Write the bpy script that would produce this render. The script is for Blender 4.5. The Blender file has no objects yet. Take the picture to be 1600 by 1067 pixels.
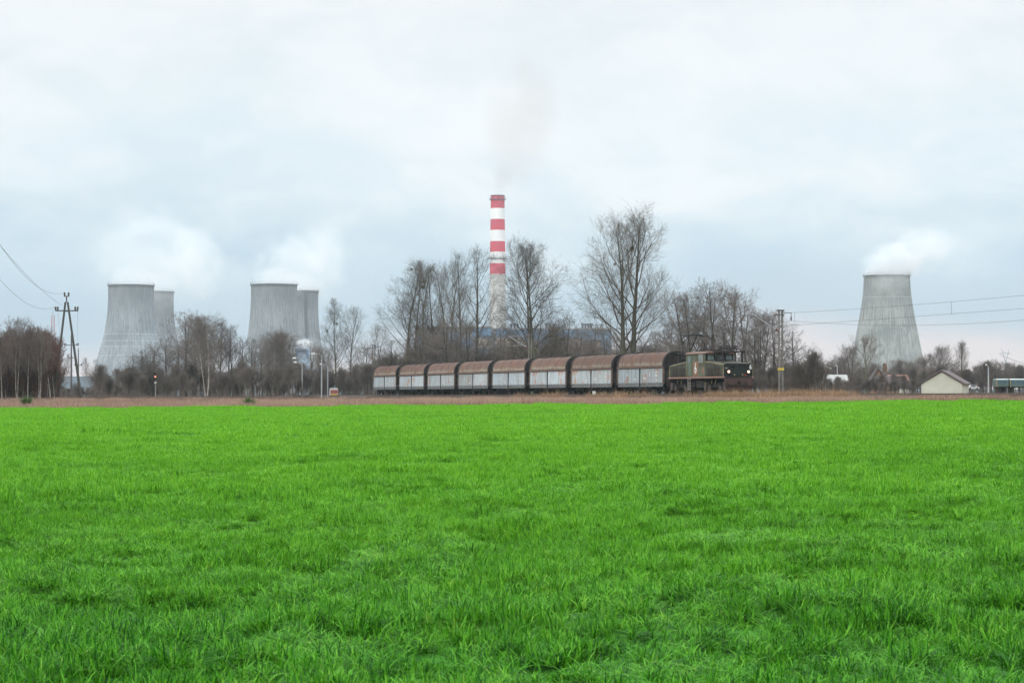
import bpy, math, random
import numpy as np
from mathutils import Vector, Matrix

# ------------------------------------------------------------------ camera
SC = bpy.context.scene
COL = SC.collection
EYE = 1.7
F = 3200.0                       # focal length in pixels of a 1600 px wide frame
PITCH = math.atan((619 - 533.5) / F)
cam = bpy.data.cameras.new('camera')
cam.sensor_width = 36.0
cam.lens = F / 1600 * 36.0
cam.clip_start = 0.3
cam.clip_end = 9000
cam.dof.use_dof = True
cam.dof.focus_distance = 190
cam.dof.aperture_fstop = 11
camo = bpy.data.objects.new('camera', cam)
camo.location = (0, 0, EYE)
camo.rotation_euler = (math.pi / 2 + PITCH, 0, 0)
COL.objects.link(camo)
SC.camera = camo

# ------------------------------------------------------------------ light
SUN_EL, SUN_AZ = math.radians(38), math.radians(215)     # behind the camera, to its left
W = bpy.data.worlds.new('World'); SC.world = W; W.use_nodes = True
nt = W.node_tree; nt.nodes.clear()
def N(nt, t, **kw):
    n = nt.nodes.new(t)
    for k, v in kw.items():
        if k.startswith('i_'):
            n.inputs[k[2:].replace('_', ' ')].default_value = v
        else:
            setattr(n, k, v)
    return n
def L(nt, a, b): nt.links.new(a, b)
def mth(nt, op, a, b=None, c=None, clamp=False):
    n = nt.nodes.new('ShaderNodeMath'); n.operation = op; n.use_clamp = clamp
    for i, v in enumerate((a, b, c)):
        if v is None: continue
        if isinstance(v, (int, float)): n.inputs[i].default_value = v
        else: nt.links.new(v, n.inputs[i])
    return n.outputs[0]
def ramp(nt, fac, stops, interp='LINEAR'):
    n = nt.nodes.new('ShaderNodeValToRGB'); cr = n.color_ramp; cr.interpolation = interp
    while len(cr.elements) < len(stops): cr.elements.new(0.5)
    for e, (p, c) in zip(cr.elements, stops):
        e.position = p; e.color = (c, c, c, 1) if isinstance(c, (int, float)) else (*c, 1)
    nt.links.new(fac, n.inputs[0]); return n.outputs[0]
def mix(nt, f, a, b, mode='MIX'):
    n = nt.nodes.new('ShaderNodeMix'); n.data_type = 'RGBA'; n.blend_type = mode
    for i, v in ((0, f), (6, a), (7, b)):
        if isinstance(v, (int, float)): n.inputs[i].default_value = v
        elif isinstance(v, tuple): n.inputs[i].default_value = (*v, 1)
        else: nt.links.new(v, n.inputs[i])
    return n.outputs[2]
def noise(nt, vec, scale, detail=4, rough=0.55, dist=0.0):
    n = nt.nodes.new('ShaderNodeTexNoise')
    n.inputs['Scale'].default_value = scale; n.inputs['Detail'].default_value = detail
    n.inputs['Roughness'].default_value = rough; n.inputs['Distortion'].default_value = dist
    if vec is not None: nt.links.new(vec, n.inputs['Vector'])
    return n.outputs['Fac']
def mapping(nt, vec, scale=(1, 1, 1), loc=(0, 0, 0), rot=(0, 0, 0)):
    n = nt.nodes.new('ShaderNodeMapping')
    n.inputs['Scale'].default_value = scale; n.inputs['Location'].default_value = loc; n.inputs['Rotation'].default_value = rot
    nt.links.new(vec, n.inputs['Vector']); return n.outputs[0]

tc = N(nt, 'ShaderNodeTexCoord').outputs['Generated']
sep = N(nt, 'ShaderNodeSeparateXYZ'); L(nt, tc, sep.inputs[0])
dx, dz = sep.outputs['X'], sep.outputs['Z']
sky = N(nt, 'ShaderNodeTexSky', sky_type='NISHITA', sun_disc=False, sun_elevation=SUN_EL, sun_rotation=SUN_AZ)
skyc = mix(nt, 1.0, sky.outputs[0], (0.1, 0.1, 0.1), 'MULTIPLY')
# overcast deck: colour by elevation, broken by soft stretched noise
zw = mth(nt, 'ADD', dz, mth(nt, 'MULTIPLY', mth(nt, 'SUBTRACT', noise(nt, mapping(nt, tc, (3, 3, 9)), 2.2, 3), 0.5), 0.06))
zs = mth(nt, 'MULTIPLY', zw, 4.0, clamp=True)      # 0..0.25 elevation -> 0..1
deck = ramp(nt, zs, [(0.0, (0.80, 0.71, 0.69)), (0.07, (0.76, 0.71, 0.72)), (0.15, (0.47, 0.60, 0.70)), (0.27, (0.40, 0.59, 0.72)),
                     (0.36, (0.58, 0.72, 0.81)), (0.55, (0.76, 0.85, 0.895)), (0.8, (0.72, 0.80, 0.845)), (1.0, (0.73, 0.81, 0.85))])
n1 = noise(nt, mapping(nt, tc, (4, 4, 9), (3.1, 0.4, 1.7), (0, 0.06, 0)), 1.6, 7, 0.55, 0.35)
n2 = noise(nt, mapping(nt, tc, (9, 9, 15), (0.7, 2.2, 0.3), (0, -0.1, 0)), 2.0, 6, 0.6, 0.5)
cm = ramp(nt, mth(nt, 'ADD', mth(nt, 'MULTIPLY', n1, 0.7), mth(nt, 'MULTIPLY', n2, 0.3)), [(0.40, 0.0), (0.60, 1.0)], 'EASE')
hi = ramp(nt, zs, [(0.1, 0.0), (0.40, 0.9), (0.65, 1.0), (1.0, 0.75)], 'EASE')
ctr = ramp(nt, mth(nt, 'ABSOLUTE', mth(nt, 'SUBTRACT', dx, 0.02)), [(0.05, 1.0), (0.235, 0.0)], 'EASE')
ctr2 = mth(nt, 'MAXIMUM', ctr, ramp(nt, zs, [(0.35, 0.0), (0.7, 0.8)]))
cmask = mth(nt, 'MULTIPLY', mth(nt, 'ADD', mth(nt, 'MULTIPLY', cm, 0.6), mth(nt, 'MULTIPLY', ctr2, 0.4)), hi)
deck = mix(nt, cmask, deck, (0.945, 0.975, 0.985))
# zenith of an overcast sky is far brighter than its foot
gain = ramp(nt, dz, [(0.0, 0.25), (0.22, 0.25), (0.5, 0.68), (1.0, 0.95)])
deck = mix(nt, 1.0, deck, gain, 'MULTIPLY')
deck = mix(nt, 1.0, deck, (4.03, 3.98, 3.93), 'MULTIPLY')
fin = mix(nt, 0.93, skyc, deck)
bg = N(nt, 'ShaderNodeBackground'); L(nt, fin, bg.inputs[0]); bg.inputs[1].default_value = 1.0
wo = N(nt, 'ShaderNodeOutputWorld'); L(nt, bg.outputs[0], wo.inputs[0])

sl = bpy.data.lights.new('sun', 'SUN'); sl.energy = 1.1; sl.angle = math.radians(14); sl.color = (1.0, 0.96, 0.9)
so = bpy.data.objects.new('sun', sl); COL.objects.link(so)
so.rotation_euler = Vector((math.sin(SUN_AZ) * math.cos(SUN_EL), math.cos(SUN_AZ) * math.cos(SUN_EL), math.sin(SUN_EL))).to_track_quat('Z', 'Y').to_euler()

SC.view_settings.view_transform = 'Standard'; SC.view_settings.look = 'None'
SC.view_settings.exposure = 0.0; SC.view_settings.gamma = 1.0; SC.view_settings.use_curve_mapping = False
cy = SC.cycles
cy.use_denoising = True; cy.max_bounces = 6; cy.diffuse_bounces = 3; cy.glossy_bounces = 2
cy.transmission_bounces = 3; cy.volume_bounces = 2; cy.transparent_max_bounces = 8
cy.volume_step_rate = 1.0; cy.volume_max_steps = 128; cy.use_adaptive_sampling = False; cy.denoising_prefilter = 'ACCURATE'
cy.sample_clamp_indirect = 6

# ------------------------------------------------------------------ helpers
def ray(px, py):
    a, b = (px - 800) / F, (533.5 - py) / F
    c, s = math.cos(PITCH), math.sin(PITCH)
    return Vector((a, c - s * b, s + c * b))
def at(px, py, Y):
    d = ray(px, py); return Vector((0, 0, EYE)) + d * (Y / d.y)
def tag(o, label=None, cat=None, group=None, kind=None):
    if label: o['label'] = label
    if cat: o['category'] = cat
    if group: o['group'] = group
    if kind: o['kind'] = kind
    return o
def empty(name, loc=(0, 0, 0), rz=0.0):
    o = bpy.data.objects.new(name, None); o.empty_display_size = 0.2
    o.location = loc; o.rotation_euler = (0, 0, rz); COL.objects.link(o); return o
def kids(o): return [c for c in COL.objects if c.parent is o]
def copy_tree(o, parent=None, kmap=None):
    c = o.copy(); COL.objects.link(c); c.parent = parent
    ch = kmap[o.name] if kmap else kids(o)
    for k in ch: copy_tree(k, c)
    return c
class MB:
    def __init__(s): s.v = []; s.f = []
    def add(s, vs, fs):
        b = len(s.v); s.v += [tuple(v) for v in vs]; s.f += [tuple(i + b for i in f) for f in fs]; return s
    def box(s, c, d, rz=0.0, M=None):
        x, y, z = d[0] / 2, d[1] / 2, d[2] / 2
        R = M if M is not None else Matrix.Rotation(rz, 3, 'Z')
        c = Vector(c)
        vs = [c + R @ Vector(p) for p in ((-x, -y, -z), (x, -y, -z), (x, y, -z), (-x, y, -z), (-x, -y, z), (x, -y, z), (x, y, z), (-x, y, z))]
        return s.add(vs, [(0, 3, 2, 1), (4, 5, 6, 7), (0, 1, 5, 4), (1, 2, 6, 5), (2, 3, 7, 6), (3, 0, 4, 7)])
    def bar(s, a, b, w, h=None):
        a, b = Vector(a), Vector(b); d = b - a; h = h or w
        R = d.to_track_quat('X', 'Z').to_matrix()
        return s.box((a + b) / 2, (d.length, w, h), M=R)
    def tube(s, pts, r, n=8, cap=True):
        pts = [Vector(p) for p in pts]
        rs = r if isinstance(r, (list, tuple)) else [r] * len(pts)
        b0 = len(s.v)
        for i, p in enumerate(pts):
            d = (pts[min(i + 1, len(pts) - 1)] - pts[max(i - 1, 0)]).normalized()
            q = d.to_track_quat('Z', 'Y').to_matrix()
            for k in range(n):
                a = 2 * math.pi * k / n
                s.v.append(tuple(p + q @ Vector((math.cos(a) * rs[i], math.sin(a) * rs[i], 0))))
        for i in range(len(pts) - 1):
            for k in range(n):
                a, b = b0 + i * n + k, b0 + i * n + (k + 1) % n
                s.f.append((a, b, b + n, a + n))
        if cap:
            s.f.append(tuple(b0 + k for k in reversed(range(n)))); s.f.append(tuple(b0 + (len(pts) - 1) * n + k for k in range(n)))
        return s
    def lathe(s, prof, n=48, c=(0, 0, 0), cap=False):
        b0 = len(s.v)
        for r, z in prof:
            for k in range(n):
                a = 2 * math.pi * k / n; s.v.append((c[0] + r * math.cos(a), c[1] + r * math.sin(a), c[2] + z))
        for i in range(len(prof) - 1):
            for k in range(n):
                a, b = b0 + i * n + k, b0 + i * n + (k + 1) % n
                s.f.append((a, b, b + n, a + n))
        if cap: s.f.append(tuple(b0 + (len(prof) - 1) * n + k for k in range(n)))
        return s
    def prism(s, poly, axis, a, b):
        # poly: list of 2-tuples; extruded along axis from a to b
        def P(p, t):
            return {'x': (t, p[0], p[1]), 'y': (p[0], t, p[1]), 'z': (p[0], p[1], t)}[axis]
        n = len(poly); vs = [P(p, a) for p in poly] + [P(p, b) for p in poly]
        fs = [tuple(range(n))[::-1], tuple(range(n, 2 * n))] + [(i, (i + 1) % n, (i + 1) % n + n, i + n) for i in range(n)]
        return s.add(vs, fs)
    def build(s, name, mat, parent=None, smooth=False, loc=None, bevel=0.0):
        me = bpy.data.meshes.new(name); me.from_pydata(s.v, [], s.f)
        me.materials.append(mat)
        if smooth:
            me.polygons.foreach_set('use_smooth', [True] * len(me.polygons))
        me.update()
        import bmesh
        bm = bmesh.new(); bm.from_mesh(me); bmesh.ops.recalc_face_normals(bm, faces=bm.faces)
        if bevel: bmesh.ops.bevel(bm, geom=bm.edges[:], offset=bevel, segments=1, affect='EDGES')
        bm.to_mesh(me); bm.free()
        o = bpy.data.objects.new(name, me); COL.objects.link(o); o.parent = parent
        if loc is not None: o.location = loc
        return o
def part(name, mat, parent, fn, **kw):
    m = MB(); fn(m); return m.build(name, mat, parent, **kw)

# ------------------------------------------------------------------ materials
def newmat(name):
    m = bpy.data.materials.new(name); m.use_nodes = True
    return m, m.node_tree, m.node_tree.nodes['Principled BSDF']
def mat(name, c, rough=0.7, c2=None, scale=3.0, metal=0.0, amt=0.5, stretch=(1, 1, 1), coord='Object', bump=0.0, detail=6, lo=0.35, hi=0.65):
    m, t, p = newmat(name)
    p.inputs['Roughness'].default_value = rough; p.inputs['Metallic'].default_value = metal
    p.inputs['Specular IOR Level'].default_value = 0.3
    if c2 is None:
        c2 = tuple(v * 0.75 for v in c)
    vec = mapping(t, N(t, 'ShaderNodeTexCoord').outputs[coord], stretch)
    f = ramp(t, noise(t, vec, scale, detail, 0.6), [(lo, 0.0), (hi, 1.0)])
    col = mix(t, mth(t, 'MULTIPLY', f, amt * 2 if amt < 0.5 else 1.0), c, c2)
    L(t, col, p.inputs['Base Color'])
    if bump:
        b = N(t, 'ShaderNodeBump'); b.inputs['Strength'].default_value = bump; b.inputs['Distance'].default_value = 0.02
        L(t, noise(t, vec, scale * 4, 4), b.inputs['Height']); L(t, b.outputs[0], p.inputs['Normal'])
    return m
def foliage_mat(name, stops, rough=0.5, transl=0.3, pos_scale=0.35, spec=0.3):
    m, t, p = newmat(name)
    g = N(t, 'ShaderNodeNewGeometry')
    rnd = g.outputs['Random Per Island']
    n = noise(t, g.outputs['Position'], pos_scale, 4, 0.6)
    nb = noise(t, g.outputs['Position'], pos_scale * 0.14, 3, 0.5)
    f = mth(t, 'ADD', mth(t, 'MULTIPLY', rnd, 0.45), mth(t, 'ADD', mth(t, 'MULTIPLY', n, 0.35), mth(t, 'MULTIPLY', nb, 0.3)))
    c = ramp(t, f, stops)
    L(t, c, p.inputs['Base Color']); p.inputs['Roughness'].default_value = rough
    p.inputs['Specular IOR Level'].default_value = spec
    tr = N(t, 'ShaderNodeBsdfTranslucent'); L(t, c, tr.inputs[0])
    ms = N(t, 'ShaderNodeMixShader'); ms.inputs[0].default_value = transl
    L(t, p.outputs[0], ms.inputs[1]); L(t, tr.outputs[0], ms.inputs[2])
    L(t, ms.outputs[0], t.nodes['Material Output'].inputs[0])
    return m

def crop_mat(name):
    # young crop: blade shade painted in by distance, deep green near, paler and yellower far
    m, t, p = newmat(name)
    g = N(t, 'ShaderNodeNewGeometry'); rnd = g.outputs['Random Per Island']; pos = g.outputs['Position']
    f = mth(t, 'ADD', mth(t, 'MULTIPLY', rnd, 0.42), mth(t, 'ADD', mth(t, 'MULTIPLY', noise(t, pos, 0.9, 4, 0.6), 0.33), mth(t, 'MULTIPLY', noise(t, pos, 0.16, 3, 0.5), 0.22)))
    f = mth(t, 'ADD', f, mth(t, 'MULTIPLY', mth(t, 'SUBTRACT', noise(t, pos, 4.5, 4, 0.7), 0.42), 0.55))
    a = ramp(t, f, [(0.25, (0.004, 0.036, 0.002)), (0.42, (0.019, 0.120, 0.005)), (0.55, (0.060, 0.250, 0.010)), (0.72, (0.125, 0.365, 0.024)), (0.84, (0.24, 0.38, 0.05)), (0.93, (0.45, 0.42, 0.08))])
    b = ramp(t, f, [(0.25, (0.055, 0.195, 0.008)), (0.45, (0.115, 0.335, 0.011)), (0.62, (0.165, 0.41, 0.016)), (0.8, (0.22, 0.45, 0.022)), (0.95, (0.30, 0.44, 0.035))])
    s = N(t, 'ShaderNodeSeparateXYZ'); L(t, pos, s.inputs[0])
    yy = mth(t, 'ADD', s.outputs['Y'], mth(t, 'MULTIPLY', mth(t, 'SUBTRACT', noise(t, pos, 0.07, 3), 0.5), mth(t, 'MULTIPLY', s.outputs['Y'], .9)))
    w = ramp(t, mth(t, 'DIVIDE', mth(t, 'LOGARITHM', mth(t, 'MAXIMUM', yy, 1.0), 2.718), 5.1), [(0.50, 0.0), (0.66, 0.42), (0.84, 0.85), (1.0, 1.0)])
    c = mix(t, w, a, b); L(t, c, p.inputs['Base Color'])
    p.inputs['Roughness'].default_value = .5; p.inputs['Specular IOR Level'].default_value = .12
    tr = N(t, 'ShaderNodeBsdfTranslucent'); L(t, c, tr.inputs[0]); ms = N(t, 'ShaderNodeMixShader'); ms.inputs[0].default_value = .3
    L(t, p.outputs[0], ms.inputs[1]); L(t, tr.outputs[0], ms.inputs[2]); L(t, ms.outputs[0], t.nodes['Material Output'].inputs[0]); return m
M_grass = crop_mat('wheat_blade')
M_dry = foliage_mat('dry_grass_blade', [(0.3, (0.13, 0.08, 0.06)), (0.5, (0.28, 0.18, 0.135)), (0.7, (0.38, 0.26, 0.19)), (0.9, (0.46, 0.36, 0.22))], 0.8, 0.2, 0.25)
M_reed = foliage_mat('reed_blade', [(0.3, (0.10, 0.065, 0.04)), (0.55, (0.26, 0.16, 0.09)), (0.8, (0.42, 0.27, 0.15))], 0.8, 0.2, 0.5)
M_stem = foliage_mat('dead_stem', [(0.3, (0.06, 0.045, 0.04)), (0.6, (0.15, 0.11, 0.10)), (0.9, (0.24, 0.17, 0.13))], 0.85, 0.1, 0.5)
def bark(name, c, c2, moss=None, scale=4.0):
    m, t, p = newmat(name); p.inputs['Roughness'].default_value = 0.9; p.inputs['Specular IOR Level'].default_value = 0.1
    co = N(t, 'ShaderNodeTexCoord').outputs['Object']
    oi = N(t, 'ShaderNodeObjectInfo')
    col = mix(t, ramp(t, noise(t, mapping(t, co, (1, 1, 0.3)), scale, 4), [(0.35, 0.0), (0.65, 1.0)]), c, c2)
    v = mth(t, 'ADD', mth(t, 'MULTIPLY', oi.outputs['Random'], 0.5), 0.75)
    hs = N(t, 'ShaderNodeHueSaturation'); L(t, v, hs.inputs['Value']); L(t, col, hs.inputs['Color']); col = hs.outputs[0]
    if moss:
        s = N(t, 'ShaderNodeSeparateXYZ'); L(t, co, s.inputs[0])
        z = mth(t, 'ADD', mth(t, 'MULTIPLY', s.outputs['Z'], 0.1), mth(t, 'MULTIPLY', noise(t, co, 1.2, 3), 0.5))
        col = mix(t, ramp(t, z, [(0.45, 0.8), (1.1, 0.0)]), col, moss)
    L(t, col, p.inputs['Base Color']); return m
M_poplar = bark('poplar_bark', (0.12, 0.115, 0.09), (0.06, 0.057, 0.045), (0.09, 0.11, 0.045))
M_poptwig = bark('poplar_twig', (0.115, 0.095, 0.07), (0.07, 0.058, 0.045))
M_greytwig = bark('grey_twig', (0.17, 0.145, 0.13), (0.105, 0.09, 0.082))
M_redtwig = bark('red_twig', (0.15, 0.088, 0.075), (0.08, 0.048, 0.042))
M_darkbark = bark('alder_bark', (0.07, 0.062, 0.055), (0.04, 0.037, 0.033), (0.06, 0.07, 0.035))
M_darktwig = bark('alder_twig', (0.115, 0.10, 0.09), (0.07, 0.063, 0.058))
M_birch = bark('birch_bark', (0.30, 0.275, 0.25), (0.11, 0.09, 0.08), scale=6.0)
M_mistle = foliage_mat('mistletoe_leaf', [(0.3, (0.05, 0.05, 0.02)), (0.8, (0.13, 0.12, 0.05))], 0.7, 0.2, 0.6)

# ------------------------------------------------------------------ ground
def sstep(x): x = np.clip(x, 0, 1); return x * x * (3 - 2 * x)
TK, TS = 90.6, 0.36                 # track centre line: X = TK - TS*Y
TL = math.hypot(1, TS)
_r = np.random.RandomState(5)
_waves = [(_r.uniform(0.5, 3.2), _r.uniform(0, 6.28), _r.uniform(0, 6.28), _r.uniform(0.5, 1.0)) for _ in range(16)]
_fine = [(_r.uniform(4.0, 8.5), _r.uniform(0, 6.28), _r.uniform(0, 6.28)) for _ in range(8)]
def ground_z(X, Y):
    X = np.asarray(X, float); Y = np.asarray(Y, float)
    Yc = np.maximum(Y, 1.0); u = np.clip(X / Yc, -0.30, 0.30)
    Ye = 160 / (1 + 0.63 * u)
    zed = np.interp(u, [-0.3, -0.25, 0, 0.25, 0.3], [0.47, 0.50, 0.97, 1.32, 1.33])
    t = np.clip(Y / Ye, 0, 1)
    z = zed * t ** 1.5
    w = 0
    for k, a, ph, am in _waves: w = w + am * np.sin(k * (X * math.cos(a) + Y * math.sin(a)) + ph) / (0.4 + k)
    for k, a, ph in _fine: w = w + .30 * np.sin(k * (X * math.cos(a) + Y * math.sin(a)) + ph)
    z = z + w * 0.030 * (Y < Ye)
    far = np.maximum(Y - Ye, 0)
    plat = 1.2 + sstep((u + 0.02) / 0.25) * 1.0 * sstep((Y - 165) / 160)
    z = z + (plat - zed) * sstep(far / 60) * (Y > Ye)
    d = np.abs(X - (TK - TS * Y)) / TL
    z = np.where(d < 14, np.maximum(z, 1.36 - np.maximum(d - 2.6, 0) * 0.2), z)
    return z
def gz(x, y): return float(ground_z(x, y))
def axis(dense0, dense1, step, lo, hi):
    a = list(np.arange(dense0, dense1 + 1e-6, step)); s = step
    while a[-1] < hi: s *= 1.25; a.append(min(a[-1] + s, hi))
    s = step
    while a[0] > lo: s *= 1.25; a.insert(0, max(a[0] - s, lo))
    return np.array(a)
gx = axis(-75, 60, 0.9, -1180, 1180); gy = axis(4, 330, 0.9, -120, 2750)
GX, GY = np.meshgrid(gx, gy); GZ = ground_z(GX, GY)
nx, ny = len(gx), len(gy)
me = bpy.data.meshes.new('ground')
vs = np.stack([GX, GY, GZ], -1).reshape(-1, 3)
idx = np.arange(nx * ny).reshape(ny, nx)
q = np.stack([idx[:-1, :-1], idx[:-1, 1:], idx[1:, 1:], idx[1:, :-1]], -1).reshape(-1, 4)
def npmesh(me, v, q, k):
    me.vertices.add(len(v)); me.vertices.foreach_set('co', np.ascontiguousarray(v, np.float32).ravel())
    me.loops.add(len(q) * k); me.loops.foreach_set('vertex_index', np.ascontiguousarray(q, np.int32).ravel())
    me.polygons.add(len(q)); me.polygons.foreach_set('loop_start', np.arange(0, len(q) * k, k, dtype=np.int32))
    me.update(calc_edges=True); me.validate()
npmesh(me, vs, q, 4)
me.polygons.foreach_set('use_smooth', [True] * len(me.polygons))
m, t, p = newmat('field_soil'); p.inputs['Roughness'].default_value = 0.95; p.inputs['Specular IOR Level'].default_value = 0.1
pos = N(t, 'ShaderNodeNewGeometry').outputs['Position']
s3 = N(t, 'ShaderNodeSeparateXYZ'); L(t, pos, s3.inputs[0])
wob = mth(t, 'MULTIPLY', mth(t, 'SUBTRACT', noise(t, pos, 0.3, 4), 0.5), 2.0)
e1 = mth(t, 'ADD', mth(t, 'ADD', s3.outputs['Y'], mth(t, 'MULTIPLY', s3.outputs['X'], 0.63)), mth(t, 'ADD', wob, -160.0))
e2 = mth(t, 'ADD', mth(t, 'ADD', s3.outputs['X'], mth(t, 'MULTIPLY', s3.outputs['Y'], TS)), mth(t, 'ADD', wob, -(TK - 8.0)))
brown = mth(t, 'GREATER_THAN', mth(t, 'MAXIMUM', e1, e2), 0.0)
gn = noise(t, pos, 0.8, 6)
green = ramp(t, noise(t, pos, 1.6, 6, 0.65), [(0.35, (0.022, 0.075, 0.010)), (0.55, (0.035, 0.15, 0.012)), (0.75, (0.055, 0.21, 0.016))])
dry = ramp(t, gn, [(0.35, (0.11, 0.085, 0.06)), (0.6, (0.22, 0.165, 0.11))])
bal = mth(t, 'LESS_THAN', mth(t, 'ABSOLUTE', mth(t, 'ADD', mth(t, 'ADD', s3.outputs['X'], mth(t, 'MULTIPLY', s3.outputs['Y'], TS)), mth(t, 'ADD', wob, -TK))), 6.5)
dry = mix(t, bal, dry, (0.065, 0.055, 0.046))
L(t, mix(t, brown, green, dry), p.inputs['Base Color'])
me.materials.append(m)
go = bpy.data.objects.new('ground', me); COL.objects.link(go); tag(go, kind='structure')

# ------------------------------------------------------------------ instanced stuff (grass, weeds, brush)
def inst_group():
    g = bpy.data.node_groups.new('scatter', 'GeometryNodeTree')
    g.interface.new_socket('Geometry', in_out='INPUT', socket_type='NodeSocketGeometry')
    g.interface.new_socket('Collection', in_out='INPUT', socket_type='NodeSocketCollection')
    g.interface.new_socket('Geometry', in_out='OUTPUT', socket_type='NodeSocketGeometry')
    gi = g.nodes.new('NodeGroupInput'); goo = g.nodes.new('NodeGroupOutput')
    ci = g.nodes.new('GeometryNodeCollectionInfo'); ci.inputs['Separate Children'].default_value = True; ci.inputs['Reset Children'].default_value = True
    ip = g.nodes.new('GeometryNodeInstanceOnPoints'); ip.inputs['Pick Instance'].default_value = True
    def attr(nm, ty):
        a = g.nodes.new('GeometryNodeInputNamedAttribute'); a.data_type = ty; a.inputs['Name'].default_value = nm
        return [o for o in a.outputs if o.name == 'Attribute' and o.enabled][0]
    g.links.new(gi.outputs['Geometry'], ip.inputs['Points']); g.links.new(gi.outputs['Collection'], ci.inputs['Collection'])
    g.links.new(ci.outputs[0], ip.inputs['Instance'])
    g.links.new(attr('idx', 'INT'), ip.inputs['Instance Index'])
    g.links.new(attr('rot', 'FLOAT_VECTOR'), ip.inputs['Rotation']); g.links.new(attr('scl', 'FLOAT_VECTOR'), ip.inputs['Scale'])
    g.links.new(ip.outputs[0], goo.inputs[0]); return g
IG = inst_group()
def scatter(name, label, meshes, P, rot, scl, idx):
    c = bpy.data.collections.new(name + '_sources')
    for k, me in enumerate(meshes):
        c.objects.link(bpy.data.objects.new('%s_source_%02d' % (name, k), me))
    me = bpy.data.meshes.new(name); n = len(P)
    me.vertices.add(n); me.vertices.foreach_set('co', np.asarray(P, np.float32).ravel())
    a = me.attributes.new('rot', 'FLOAT_VECTOR', 'POINT'); a.data.foreach_set('vector', np.asarray(rot, np.float32).ravel())
    a = me.attributes.new('scl', 'FLOAT_VECTOR', 'POINT'); a.data.foreach_set('vector', np.asarray(scl, np.float32).ravel())
    a = me.attributes.new('idx', 'INT', 'POINT'); a.data.foreach_set('value', np.asarray(idx, np.int32))
    me.update()
    o = bpy.data.objects.new(name, me); COL.objects.link(o)
    md = o.modifiers.new('scatter', 'NODES'); md.node_group = IG
    for it in IG.interface.items_tree:
        if it.name == 'Collection': md[it.identifier] = c
    tag(o, label, name.replace('_', ' ').split('.')[0], kind='stuff'); return o
def blades(name, seed, n, size, h, w, lean, matl, round_=False, hvar=0.35):
    r = np.random.RandomState(seed)
    if round_:
        rr = size / 2 * np.sqrt(r.rand(n)); aa = r.rand(n) * 6.283; bx, by = rr * np.cos(aa), rr * np.sin(aa)
    else: bx, by = (r.rand(n) - .5) * size, (r.rand(n) - .5) * size
    # blades stand in small tufts
    nt_ = max(n // 13, 1); k = r.randint(0, nt_, n); tx, ty = (r.rand(nt_) - .5) * size, (r.rand(nt_) - .5) * size
    pull = r.rand(n) < 0.6
    if not round_:
        bx = np.where(pull, tx[k] + r.randn(n) * size * 0.022, bx); by = np.where(pull, ty[k] + r.randn(n) * size * 0.022, by)
    H = h * (1 + (r.rand(n) - .5) * 2 * hvar); a = r.rand(n) * 6.283; ln = lean * r.rand(n) ** 0.8
    wa = a + 1.57 + (r.rand(n) - .5) * 1.2
    T = np.array([0, .4, .75, 1.0]); V = []
    for i, tt in enumerate(T):
        off = H * ln * tt ** 1.8; z = H * tt * (1 - 0.35 * ln * tt)
        ww = w * (1, .95, .62, 0)[i] * (0.7 + 0.6 * r.rand(n)) / 2
        cx, cy_ = bx + np.cos(a) * off, by + np.sin(a) * off
        if i < 3:
            V.append(np.stack([cx - np.cos(wa) * ww, cy_ - np.sin(wa) * ww, z], -1)); V.append(np.stack([cx + np.cos(wa) * ww, cy_ + np.sin(wa) * ww, z], -1))
        else: V.append(np.stack([cx, cy_, z], -1))
    V = np.stack(V, 1).reshape(-1, 3); b = np.arange(n)[:, None] * 7
    tri = np.concatenate([b + np.array([[0, 1, 3]]), b + np.array([[0, 3, 2]]), b + np.array([[2, 3, 5]]), b + np.array([[2, 5, 4]]), b + np.array([[4, 5, 6]])])
    me = bpy.data.meshes.new(name); npmesh(me, V, tri, 3); me.materials.append(matl); return me
R = np.random.RandomState(11)
def in_field(X, Y): return (Y + 0.63 * X < 160 + 1.6 * vnoise(X, Y, 31, 7.0)) & (X + TS * Y < TK - 8.0)
def vnoise(X, Y, seed, sc):
    r = np.random.RandomState(seed); w = 0; tot = 0
    for _ in range(14):
        a = r.uniform(0, 6.28); k = r.uniform(0.5, 1.8) / sc * 6.28; w = w + np.sin(k * (X * math.cos(a) + Y * math.sin(a)) + r.uniform(0, 6.28)); tot += 1
    return w / math.sqrt(tot) * 1.4
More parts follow.
